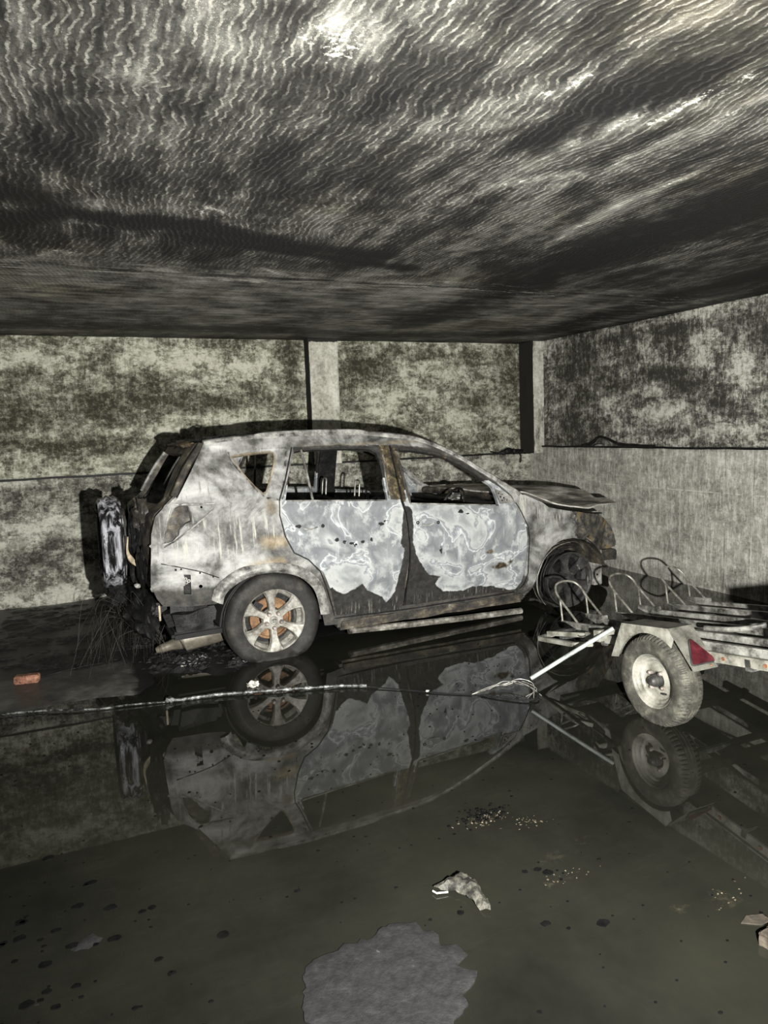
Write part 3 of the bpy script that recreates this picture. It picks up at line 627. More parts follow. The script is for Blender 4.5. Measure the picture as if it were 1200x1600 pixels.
# lamp cavity behind the tail lamp opening
P, F = cdt(shrink(light_pocket, -.02), (), .03)
cav = sheet('tail_lamp_recess', P, F, lambda x, z: (x, -(SYs(x, z)-.06-.02*nz(x*20, z*20)), z), M['rust_dark'], near_side, .01)
bm = bmesh.new(); b = [(x, z) for x, z in light_lip]; tube(bm, [(x, -(SYs(x, z)-.004), z) for x, z in resample(light_lip, .04)], .007, 6, closed=True)
obj('tail_lamp_lip', bm, M['ash'], near_side)
P, F = cdt([(-.66, .50), (-.54, .50), (-.54, .70), (-.66, .70)], (), .03)
sheet('vent_backing', P, F, lambda x, z: (x, -(SYs(x, z)-.07), z), M['char'], near_side, .01)
for (x, z) in ((-.600, .655), (-.596, .63), (-.58, .64)):
    bm = bmesh.new(); lathe(bm, [(.012, 0), (.012, .01), (.005, .01), (.005, 0)], 'y', 12, (x, -(SYs(x, z)-.01), z))
    obj('vent_grommet', bm, M['ash'], near_side)
# pillars between the doors
def bpillar(sgn):
    o_ = [(.955, 1.51), (1.12, 1.505), (1.13, 1.30), (1.14, 1.07), (1.15, .25), (.98, .25), (.965, 1.07), (.95, 1.3)]
    P, F = cdt(o_, (), .03)
    o = sheet('centre_pillar', P, F, lambda x, z: (x, sgn*(SYs(x, z)-.05), z), M['rust_dark'] if sgn < 0 else M['char'], car, .04)
    o.modifiers['thickness'].offset = 0; return o
bpillar(-1); bpillar(1)
# doors
def hole_attr(L): return lambda x, z: max(0, max(1.15-.8*math.hypot((x-a)/c, (z-b)/d) for a, b, c, d in L))
def d_dy(x, z):
    return .010*math.exp(-((z-.42)/.10)**2)+.005*fbm(x, z, 5, 2.5, 3)-.006*math.exp(-((z-.80)/.05)**2)
def door(sgn, front):
    ol, win = (front_door_o, front_window) if front else (rear_door_o, rear_window)
    if front:
        lt = lambda x, z: max(-.1, min(.1, sdist((x, z), fd_light)))
        def rs(x, z):
            v = .9 if x < 1.10 and z > 1.06 else 0
            if z > 1.0: v = max(v, .42-10*max(0, -sdist((x, z), front_window)-.01)) if x > 1.14 else v
            for a, b, c, d in ((1.93, .47, .10, .035), (2.03, .49, .04, .03)): v = max(v, 1-.6*math.hypot((x-a)/c, (z-b)/d))
            v = max(v, .8-.6*math.hypot((x-1.82)/.09, (z-.60)/.035))
            return min(1, v)
        hl = hole_attr([(1.165, .886, .035, .014), (1.338, .875, .022, .018), (1.56, .955, .05, .025), (1.62, .935, .03, .012), (1.69, .93, .015, .012), (1.36, .66, .02, .06), (1.45, .78, .07, .010)])
    else:
        lt = lambda x, z: max(-.1, min(.1, sdist((x, z), rd_light)))
        def rs(x, z):
            v = .9*sm(z, 1.06, 1.10) if x > .955 else 0
            if z > 1.0 and x < .93: v = max(v, .35-10*max(0, -sdist((x, z), rear_window)-.012))
            return v
        hl = hole_attr([(.205, .952, .04, .018), (.392, .942, .022, .018), (.492, .83, .03, .025), (.549, .806, .028, .02), (.60, .79, .03, .02), (.64, .775, .025, .025), (.695, .795, .03, .02), (.767, .805, .02, .025), (.86, .915, .04, .025), (.90, .93, .03, .012)])
    def rim(x, z):
        d = d_dy(x, z)
        ew = -sdist((x, z), win)
        if ew < .05: d += .014*sm(.03-ew, -.012, .012)
        for hx, hz in (((1.255, .885),) if front else ((.30, .94),)):
            rr = math.hypot((x-hx)/.06, (z-hz)/.035); d += .022*sm(1-rr, -.05, .5)
        return d
    nm = 'front_door' if front else 'rear_door'
    g = shrink(ol, .004)
    o = panel(nm, g, [win], sgn, M['door_f' if front else 'door_r'], car, {'light': lt, 'rust': rs, 'hole': hl}, rim, .035, .02, .002)
    if sgn < 0:
        if front: o['label'] = 'bluish-white bleached front door with black lower edge'
        else: o['label'] = 'pale bleached rear door with black scorched lower corner'
    # bright weather strip along the sill of the window
    a, b = ((1.125, 1.052), (1.925, .977)) if front else ((.145, 1.142), (.937, 1.088))
    bm = bmesh.new(); tube(bm, [(a[0]+(b[0]-a[0])*k/8, sgn*(SYs(a[0]+(b[0]-a[0])*k/8, a[1])+.004), a[1]+(b[1]-a[1])*k/8-.004) for k in range(9)], .006, 6); obj('window_sill_strip', bm, M['ash'], o)
    # handle recess: two black sockets and the pull left between them
    hx, hz = (1.255, .885) if front else (.30, .94)
    bm = bmesh.new(); tube(bm, spline([(hx-.055, sgn*(SYs(hx, hz)-.008), hz-.008), (hx-.02, sgn*(SYs(hx, hz)-.004), hz-.017), (hx+.02, sgn*(SYs(hx, hz)-.004), hz-.016), (hx+.055, sgn*(SYs(hx, hz)-.008), hz-.004)], 4), .0055, 6)
    obj('door_handle', bm, M['ash'], o)
    for dx in (-.09, .09):
        bm = bmesh.new(); lathe(bm, [(.014, -.004), (.011, .004), (.005, .004), (.005, -.004)], 'y', 12, (hx+dx, sgn*(SYs(hx, hz)-.001), hz+(.012 if dx < 0 else 0)))
        obj('handle_socket', bm, M['char'], o)
    if not front:
        bm = bmesh.new(); bar = [(.330, 1.494), (.338, 1.36), (.342, 1.24), (.347, 1.125)]
        tube(bm, [(x, sgn*(SYs(x, z)-.02), z) for x, z in bar], .010, 6); obj('window_divider', bm, M['galv'] if sgn < 0 else M['char'], o)
        # door opening frame, brown edge
        pl = [(1.045, 1.47), (1.036, 1.266), (1.040, 1.09)]
        bm = bmesh.new(); tube(bm, [(x-.055, sgn*(SYs(x, z)+.003), z) for x, z in ((1.03, 1.43), (1.01, 1.25), (1.005, 1.10))], .006, 6); obj('frame_strip', bm, M['ash'], o)
    else:
        # perforated mirror corner
        bm = bmesh.new()
        tri = [(1.90, 1.115), (1.935, .985), (2.07, .985), (2.045, 1.04)]
        prism(bm, tri, lambda p: (p[0], sgn*(SYs(*p)+.006), p[1]), lambda p: (p[0], sgn*(SYs(*p)-.004), p[1])); mc = obj('mirror_mount', bm, M['ash'], o)
        for (x, z, r) in ((1.945, 1.04, .009), (1.955, 1.01, .008), (1.93, 1.07, .006), (1.975, 1.03, .007), (1.965, 1.06, .005), (2.0, 1.01, .006)):
            bm = bmesh.new(); lathe(bm, [(r, 0), (r, .002), (.001, .002), (.001, 0)], 'y', 10, (x, sgn*(SYs(x, z)+.0065), z)); obj('mount_hole', bm, M['char'], mc)
    return o
rd = door(-1, False); fd = door(-1, True); rd2 = door(1, False); fd2 = door(1, True)
# black gaps round the doors
def gap(name, pl, parent, r=.003, off=-.001):
    bm = bmesh.new(); tube(bm, [(p[0], -(SYs(p[0], p[1])+off), p[1]) for p in resample(pl, .03)[:-1]][:max(3, int(sum(math.hypot(pl[i+1][0]-pl[i][0], pl[i+1][1]-pl[i][1]) for i in range(len(pl)-1))/.03))], r, 5); return obj(name, bm, M['char'], parent)
gap('door_gap', [(.256, 1.515), (.16, 1.284), (.09, 1.14), (.078, 1.042), (.103, .891), (.159, .768), (.262, .706), (.349, .609), (.399, .464), (.467, .228)], near_side, .006)
gap('door_gap', [(1.055, 1.495), (1.052, 1.27), (1.057, 1.08), (1.076, .984), (1.086, .84), (1.092, .654), (1.08, .52), (1.06, .36), (1.045, .22)], near_side, .007, .002)
gap('door_gap', [(2.085, .985), (2.117, .931), (2.151, .864), (2.19, .775), (2.206, .682), (2.199, .502), (2.2, .38), (2.176, .285), (2.12, .222)], near_side, .006)
gap('door_gap', [(.467, .228), (1.04, .212), (1.67, .216), (2.12, .222)], near_side, .007)
# front wings
def f_soot(x, z):
    v = sm(.36-z, 0, .1)*.5+.12
    return v
def f_rust(x, z): return .15
def wing(sgn):
    ol = fender_o
    def dy(x, z): return .012*fbm(x, z, 9, 4, 3)+.022*sm(x, 2.65, 2.9)*(.3+1.3*fbm(x, z, 4, 8, 4))
    return panel('front_wing', shrink(ol, .004), [], sgn, M['body'], car, {'soot': f_soot, 'rust': f_rust}, dy, .012, .02)
wg = wing(-1); wg['label'] = 'grey front wing rusted brown around the missing headlamp'; wing(1)
# bulging molten lamp mass at the front corner
def lump(name, c, rad, mat, parent, n=3, amp=.25, s=5, sq=(1, 1, 1)):
    bm = bmesh.new(); bmesh.ops.create_icosphere(bm, subdivisions=n, radius=1)
    for v in bm.verts:
        d = 1+amp*fbm(v.co.x+c[0]*7, v.co.y+c[1]*3, v.co.z+c[2], s*.35, 4)*2
        v.co = Vector((c[0]+v.co.x*rad[0]*d, c[1]+v.co.y*rad[1]*d, c[2]+v.co.z*rad[2]*d))
    return obj(name, bm, mat, parent, 60)
for sgn in (-1, 1):
    hl = lump('headlamp_remains', (3.08, sgn*.52, .68), (.22, .17, .12), M['rust'], car, 4, .13, 6)
    lump('headlamp_remains_edge', (3.20, sgn*.50, .60), (.12, .14, .10), M['rust_dark'], hl, 3, .3, 6)
for k, (y, z, L) in enumerate(((-.62, .80, .22), (-.60, .77, .30), (-.45, .79, .35), (-.2, .80, .36), (.1, .80, .36))):
    bm = bmesh.new(); prism(bm, [(2.95, y-.08), (2.95+L, y-.02), (2.95+L+.03, y+.05), (3.1, y+.14), (2.93, y+.10)], lambda p: (p[0], p[1], z+.02*nz(p[0]*9, p[1]*9, k)), lambda p: (p[0], p[1], z+.008+.02*nz(p[0]*9, p[1]*9, k)))
    obj('grille_shard', bm, M['char'], car)
# bonnet: warped sheet, front edge buckled and torn
def bonnet(x, y):
    t = (x-2.16)/1.0
    zf = 1.03-.05*max(0, t)**1.5-.015*(y/.75)**2
    zn = interp(x, [2.1, 2.29, 2.425, 2.567, 2.777, 3.02, 3.21, 3.34], [1.05, 1.033, .985, .925, .872, .843, .85, .865])
    k = sm(-y, .15, .72); z = zf*(1-k)+zn*k
    z += .014*fbm(x, y, 3, 2.2, 3)+.02*sm(t, .7, 1)*nz(x*4, y*6, 3)
    return (x, y, z)
bon_o = [(2.17, -.755), (2.45, -.765), (2.75, -.745), (3.0, -.72), (3.16, -.70), (3.37, -.69), (3.40, -.52), (3.31, -.49), (3.33, -.2), (3.36, .2), (3.28, .5), (3.05, .70), (2.6, .76), (2.17, .75), (2.12, .4), (2.10, 0), (2.12, -.4)]
P, F = cdt(bon_o, (), .035)
bo = sheet('bonnet', P, F, bonnet, M['bonnet'], car, .012, {'soot': lambda x, y: .12+.4*sm(x, 2.8, 3.3), 'rust': lambda x, y: .25+.5*sm(x, 2.6, 3.1)*sm(-y, .1, .5)}, 60)
bo['label'] = 'buckled grey-brown bonnet with a torn front corner'
# roof skin, sagging
def roof(x, y):
    e = abs(y)/.66
    z = 1.612-.10*e**3-.018*sm(x, .8, 1.4)
    z -= .05*sm(x, 1.0, 1.35)*0+.045*sm(-.05-x, 0, .4)
    if x > 1.0: z -= .09*((x-1.0)/.42)**2
    z -= .05*math.exp(-((x-.0)/.35)**2)*(1-e**2)
    return (x, y, z+.010*fbm(x, y, 1, 3, 3))
ro = [(-.42, -.56), (-.3, -.575), (.2, -.60), (.8, -.60), (1.15, -.60), (1.30, -.60), (1.33, -.3), (1.34, 0), (1.33, .3), (1.30, .60), (.8, .60), (.2, .60), (-.3, .575), (-.42, .56), (-.50, .3), (-.52, 0), (-.50, -.3)]
P, F = cdt(ro, (), .05)
rf = sheet('roof_panel', P, F, roof, M['rust_dark'], car, .01)
for sgn in (-1, 1):
    # rolled gutter joining the roof to the side, and the bright roof rail above it
    bm = bmesh.new(); pl = [(x, sgn*(SYs(x, z)-.015), z-.006) for x, z in [(-.378, 1.569), (-.136, 1.592), (.204, 1.603), (.51, 1.606), (.823, 1.6), (1.034, 1.578), (1.25, 1.55), (1.441, 1.486), (1.626, 1.393), (1.807, 1.272), (1.998, 1.145), (2.141, 1.05)]]
    tube(bm, spline(pl, 4), .028, 8); obj('roof_gutter', bm, M['ash'], car)
    bm = bmesh.new(); pl = [(-.02, 1.605), (.1, 1.622), (.4, 1.628), (.75, 1.622), (.86, 1.612), (.90, 1.60)]
    tube(bm, spline([(x, sgn*.60, z) for x, z in pl], 4), [.008]+[.014]*19+[.008], 8); obj('roof_rail', bm, M['ash'], car)
for k in range(12):
    x = random.uniform(-.38, .12); y = random.uniform(-.62, -.2); z = 1.60+random.uniform(-.01, .012); L = random.uniform(.05, .14); bm = bmesh.new()
    tube(bm, [(x, y, z), (x+L*.5, y+random.uniform(-.03, .03), z+random.uniform(-.005, .02)), (x+L, y+random.uniform(-.04, .04), z-.004)], random.uniform(.003, .007), 5)
    obj('roof_trim_shred', bm, M['char'], car)
# windscreen lower edge (cowl), header, far bits
def bar(name, pts, r, mat, parent=None, n=8, k=4):
    bm = bmesh.new(); tube(bm, spline(pts, k), r, n); return obj(name, bm, mat, parent or car)
bar('windscreen_header', [(1.31, -.58, 1.515), (1.36, -.3, 1.53), (1.38, 0, 1.532), (1.36, .3, 1.53), (1.31, .58, 1.515)], .03, M['char'])
bar('cowl', [(2.12, -.76, .985), (2.16, -.4, 1.0), (2.18, 0, 1.005), (2.16, .4, 1.0), (2.12, .76, .985)], .035, M['rust_dark'])
# rear: body opening frame and tailgate
def RX(y, z): # the rear face of the car
    x = interp(z, [.4, .7, .95, 1.10, 1.17, 1.40, 1.56, 1.60], [-.80, -.86, -.86, -.82, -.745, -.60, -.48, -.42])
    return x+.10*(abs(y)/.75)**3
def rear_sheet(name, outer, holes, mat, off=0, thick=.02, step=.035, dz=None, parent=None):
    P, F = cdt(outer, holes, step)
    return sheet(name, P, F, lambda y, z: (RX(y, z)+off+(dz(y, z) if dz else 0), y, z), mat, parent or car, thick)
tg_o = [(-.56, 1.575), (-.62, 1.40), (-.70, 1.17), (-.73, 1.0), (-.73, .62), (-.68, .56), (.68, .56), (.73, .62), (.73, 1.0), (.70, 1.17), (.62, 1.40), (.56, 1.575)]
tg_w = [(-.47, 1.50), (-.53, 1.36), (-.585, 1.20), (-.55, 1.155), (.55, 1.155), (.585, 1.20), (.53, 1.36), (.47, 1.50)]
tg = rear_sheet('tailgate', tg_o, [tg_w], M['rust_dark'], 0, .04, .035, lambda y, z: .012*fbm(y, z, 1, 4, 3)-.03*math.exp(-((z-1.08)/.05)**2))
tg['label'] = 'charred tailgate with an empty window opening'
for sgn in (-1, 1):
    bar('tailgate_seal', [(RX(.75, 1.20)+.02, sgn*.745, 1.20), (RX(.75, 1.12)+.01, sgn*.755, 1.12), (RX(.75, 1.0)+.02, sgn*.765, 1.0), (RX(.78, .7)+.015, sgn*.775, .7), (RX(.78, .5), sgn*.77, .5)], .026, M['ash' if sgn < 0 else 'char'], None, 8)
for sgn in (-1, 1): bar('tailgate_pillar', [(RX(.64, 1.57)+.01, sgn*.605, 1.56), (RX(.7, 1.4)+.0, sgn*.68, 1.40), (RX(.75, 1.20)+.0, sgn*.74, 1.21)], .026, M['rust_dark'], None, 8)
bar('tailgate_window_strip', [(RX(.5, 1.51)-.012, .47, 1.50), (RX(.55, 1.36)-.012, .53, 1.36), (RX(.6, 1.18)-.012, .58, 1.18)], .014, M['ash'], tg, 6)
lump('spoiler_remains', (-.47, -.34, 1.565), (.045, .22, .022), M['rust'], car, 3, .3, 5)
# melted trim hanging on the tailgate
for i, (y, z, r1, r2, m) in enumerate(((-.50, 1.08, .05, .13, 'rust_dark'), (-.42, .98, .035, .16, 'char'), (-.3, .80, .04, .22, 'char'), (-.55, .72, .03, .12, 'char'), (0, .75, .04, .25, 'char'), (-.46, 1.02, .02, .05, 'ash'))):
    lump('melted_trim', (RX(y, z)-.03, y, z), (r1, .10, r2), M[m], tg, 3, .35, 6)
bm = bmesh.new(); P_ = [(-.92, -.47, .93), (-.93, -.46, .82), (-.90, -.46, .75), (-.86, -.47, .70)]
tube(bm, spline(P_, 4), [.004, .005, .006, .008, .010, .014, .018, .020, .018, .014, .010, .007, .004], 6)
for v in bm.verts: v.co.y = -.47+(v.co.y+.47)*.3
obj('yellow_foam_strip', bm, M['brass'], tg)
lump('lock_remains', (-.885, -.52, .58), (.022, .02, .018), M['ash'], tg, 2, .2)
# spare wheel on the tailgate, tyre burnt away, cover skin molten
SPC = (-1.0, -.02, .845)
bm = bmesh.new()
lathe(bm, [(.05, .055), (.20, .05), (.235, .07), (.25, .10), (.245, .0), (.25, -.075), (.235, -.085), (.225, -.05), (.21, -.02), (.20, .02), (.05, .035)], 'x', 48, SPC)
sw = obj('spare_wheel', bm, M['alloy_dark'], car); sw['label'] = 'burnt spare wheel carried on the tailgate, molten bright cover skin'
def skinr(r, a, h): return r*(1+.03*math.sin(a*9+h*30)+.035*nz(math.cos(a)*4, math.sin(a)*4, h*12))
bm = bmesh.new(); lathe(bm, [(.325, .07), (.345, .03), (.335, .01), (.35, -.02), (.335, -.045), (.345, -.075), (.32, -.09), (.31, -.075), (.315, -.02), (.315, .05)], 'x', 90, SPC, True, fr=skinr)
obj('wheel_cover_skin', bm, M['chrome'], sw)
for k in range(5):
    bm = bmesh.new(); lathe(bm, [(.30+.006*k, -.06+.03*k), (.306+.006*k, -.055+.03*k), (.306+.006*k, -.065+.03*k)], 'x', 48, SPC); obj('bead_wire', bm, M['wire_dark'], sw)
bm = bmesh.new(); box(bm, -.98, -.84, -.15, .11, .70, .98); obj('spare_carrier', bm, M['char'], tg)
# floor pan, firewall, inner structures
def slab(name, x0, x1, y0, y1, z0, z1, mat, parent=None, bev=.02, cuts=5, amp=.012):
    bm = bmesh.new(); box(bm, x0, x1, y0, y1, z0, z1)
    bmesh.ops.bevel(bm, geom=bm.edges[:], offset=bev, segments=2, affect='EDGES')
    bmesh.ops.subdivide_edges(bm, edges=[e for e in bm.edges if e.calc_length() > .12], cuts=cuts, use_grid_fill=True)
    for v in bm.verts: v.co += Vector((nz(v.co.y*6, v.co.z*6, 1), nz(v.co.x*6, v.co.z*6, 2), nz(v.co.x*6, v.co.y*6, 3)))*amp
    return obj(name, bm, mat, parent or car, 40)
slab('floor_pan', -.70, 2.35, -.74, .74, .20, .26, M['char_matt'])
slab('boot_floor', -.74, -.05, -.70, .70, .50, .56, M['char_matt'])
slab('bulkhead', 2.17, 2.23, -.74, .74, .24, .93, M['char_matt'])
slab('dashboard', 1.88, 2.16, -.70, .70, .72, .965, M['char'], None, .05, 6, .03)
lump('dashboard_scrap', (1.98, -.12, .985), (.06, .05, .035), M['ash'], car, 3, .4)
slab('engine_remains', 2.35, 3.05, -.42, .42, .30, .78, M['char'], None, .06, 6, .06)
slab('radiator_frame', 3.05, 3.12, -.60, .60, .30, .76, M['rust_dark'], None, .01)
slab('front_crash_beam', 3.24, 3.32, -.60, .60, .36, .46, M['char'], None, .02, 6, .02)
for sgn in (-1, 1):
    cb = slab('crash_bracket', 3.09, 3.19, sgn*.64-.05, sgn*.64+.05, .12, .47, M['ash'], None, .008, 3, .006)
    slab('crash_bracket_arm', 3.19, 3.40, sgn*.60-.06, sgn*.60+.04, .33, .43, M['rust_dark'], cb, .01, 3, .01)
    for (x, z) in ((3.12, .42), (3.16, .38), (3.13, .22)):
        bm = bmesh.new(); lathe(bm, [(.011, 0), (.011, .003), (.001, .003), (.001, 0)], 'y', 10, (x, sgn*.64+sgn*.052, z)); obj('bracket_hole', bm, M['char'], cb)
slab('rear_bumper_bar', -.80, -.70, -.62, .62, .36, .46, M['char'], None, .02, 6, .02)
slab('rear_valance', -.72, -.36, -.79, -.60, .27, .47, M['char'], None, .05, 7, .05)
slab('rear_valance', -.72, -.36, .60, .80, .27, .47, M['char_matt'], None, .03, 5, .02)
bk = slab('bumper_bracket', -.765, -.752, -.63, -.585, .33, .44, M['brass'], None, .002, 2, .001)
for z in (.36, .41):
    bm = bmesh.new(); lathe(bm, [(.009, -.002), (.009, .0), (.001, .0), (.001, -.002)], 'x', 10, (-.766, -.607, z)); obj('bracket_hole', bm, M['char'], bk)
# wheel arch liners
for wx in (0, 2.66):
    for sgn in (-1, 1):
        bm = bmesh.new(); lathe(bm, [(.395, sgn*.50), (.395, sgn*.885), (.385, sgn*.885), (.385, sgn*.50)], 'y', 36, (wx, 0, .27), True, .05 if wx == 0 else .2, PI-.05)
        prism(bm, [(.39*math.cos(a), .39*math.sin(a)) for a in [PI*k/16 for k in range(17)]], lambda p: (wx+p[0], sgn*.50, .27+p[1]), lambda p: (wx+p[0], sgn*.49, .27+p[1]))
        obj('wheel_arch_liner', bm, M['char_matt'] if wx == 0 or sgn > 0 else M['rust_dark'], car)
# flared grey lip around the rear arch
al = [(-.40, .475), (-.375, .55), (-.30, .615), (-.198, .662), (-.067, .68), (.064, .668), (.185, .63), (.27, .565), (.325, .495), (.36, .40), (.385, .28)]
bm = bmesh.new(); A_ = []
for (x, z) in spline([(x, 0, z) for x, z in al], 4) and [(p.x, p.z) for p in spline([(x, 0, z) for x, z in al], 4)]:
    r = math.hypot(x, z-.27); ux, uz = x/r, (z-.27)/r
    A_.append([bm.verts.new((x-ux*.035, -(SYs(x, z)+.006), z-uz*.035)), bm.verts.new((x-ux*.01, -(SYs(x, z)+.028), z-uz*.01)), bm.verts.new((x+ux*.02, -(SYs(x, z)+.024), z+uz*.02)), bm.verts.new((x+ux*.05, -(SYs(x, z)-.004), z+uz*.05))])
for i in range(len(A_)-1):
    for k in range(3): bm.faces.new((A_[i][k], A_[i+1][k], A_[i+1][k+1], A_[i][k+1]))
ar = obj('rear_arch_flare', bm, M['ash'], car, 60)
# sills
for sgn in (-1, 1):
    o_ = slab('sill', .50, 2.20, min(sgn*.70, sgn*.86), max(sgn*.70, sgn*.86), .12, .22, M['rust_dark'], None, .025, 8, .012)
    bm = bmesh.new(); pl = [(.60, sgn*.80, .095), (1.0, sgn*.81, .075), (1.6, sgn*.81, .05), (2.2, sgn*.80, .03)]
    tube(bm, spline(pl, 6), .026, 8); obj('sill_flange', bm, M['galv_dark'] if sgn > 0 else M['rust_dark2'], car)
# exhaust silencer
bm = bmesh.new(); tube(bm, spline([(-.78, -.42, .06), (-.68, -.43, .085), (-.60, -.44, .105)], 4), [.02, .03, .034, .036, .038, .042, .048, .055, .06], 12)
tube(bm, spline([(-.61, -.44, .105), (-.56, -.44, .12), (-.3, -.44, .15), (.0, -.40, .17)], 5), [.055, .075, .085, .088, .09, .09, .09, .09, .09, .09, .085, .08, .07, .05, .03, .02], 14)
obj('exhaust_silencer', bm, M['muffler'], car, 60)
# seats: burnt bench and front seat frames with the wire head-rest loops
slab('rear_seat_back', .80, .95, -.62, .62, .35, 1.02, M['char_matt'], None, .04, 6, .03)
slab('rear_seat_cushion', .95, 1.35, -.62, .62, .30, .50, M['char_matt'], None, .04, 6, .03)
def loop(name, x, y, z, h, wd, parent, lean=-.16, r=.007, mat='hooptube'):
    bm = bmesh.new(); pts = [(x, y-wd, z), (x+lean*.6, y-wd, z+h*.7), (x+lean*.9, y-wd*.9, z+h*.93), (x+lean, y-wd*.5, z+h), (x+lean, y+wd*.5, z+h), (x+lean*.9, y+wd*.9, z+h*.93), (x+lean*.6, y+wd, z+h*.7), (x, y+wd, z)]
    tube(bm, spline([Vector(p) for p in pts], 4), r, 8); return obj(name, bm, M[mat], parent)
for y, x in ((-.16, .97), (.36, .86)):
    loop('head_rest_frame', x, y, 1.0, .20, .05, car, .02)
for sgn in (-1, 1):
    s_ = slab('front_seat_frame', 1.28, 1.42, min(sgn*.18, sgn*.60), max(sgn*.18, sgn*.60), .35, .92, M['char_matt'], None, .05, 5, .04)
    loop('head_rest_frame', 1.30, sgn*.39, .90, .16, .06, s_, .02, .006, 'char')
bm = bmesh.new(); lathe(bm, [(.17, -.012), (.182, 0), (.17, .012), (.16, 0)], 'x', 36, (0, 0, 0)); box(bm, -.01, .01, -.165, .165, -.012, .012); box(bm, -.01, .2, -.02, .02, -.02, .02)
Ms = Matrix.Translation((1.80, -.36, .93)) @ Matrix.Rotation(math.radians(24), 4, 'Y')
for v in bm.verts: v.co = Ms @ v.co
obj('steering_wheel', bm, M['char'], car)

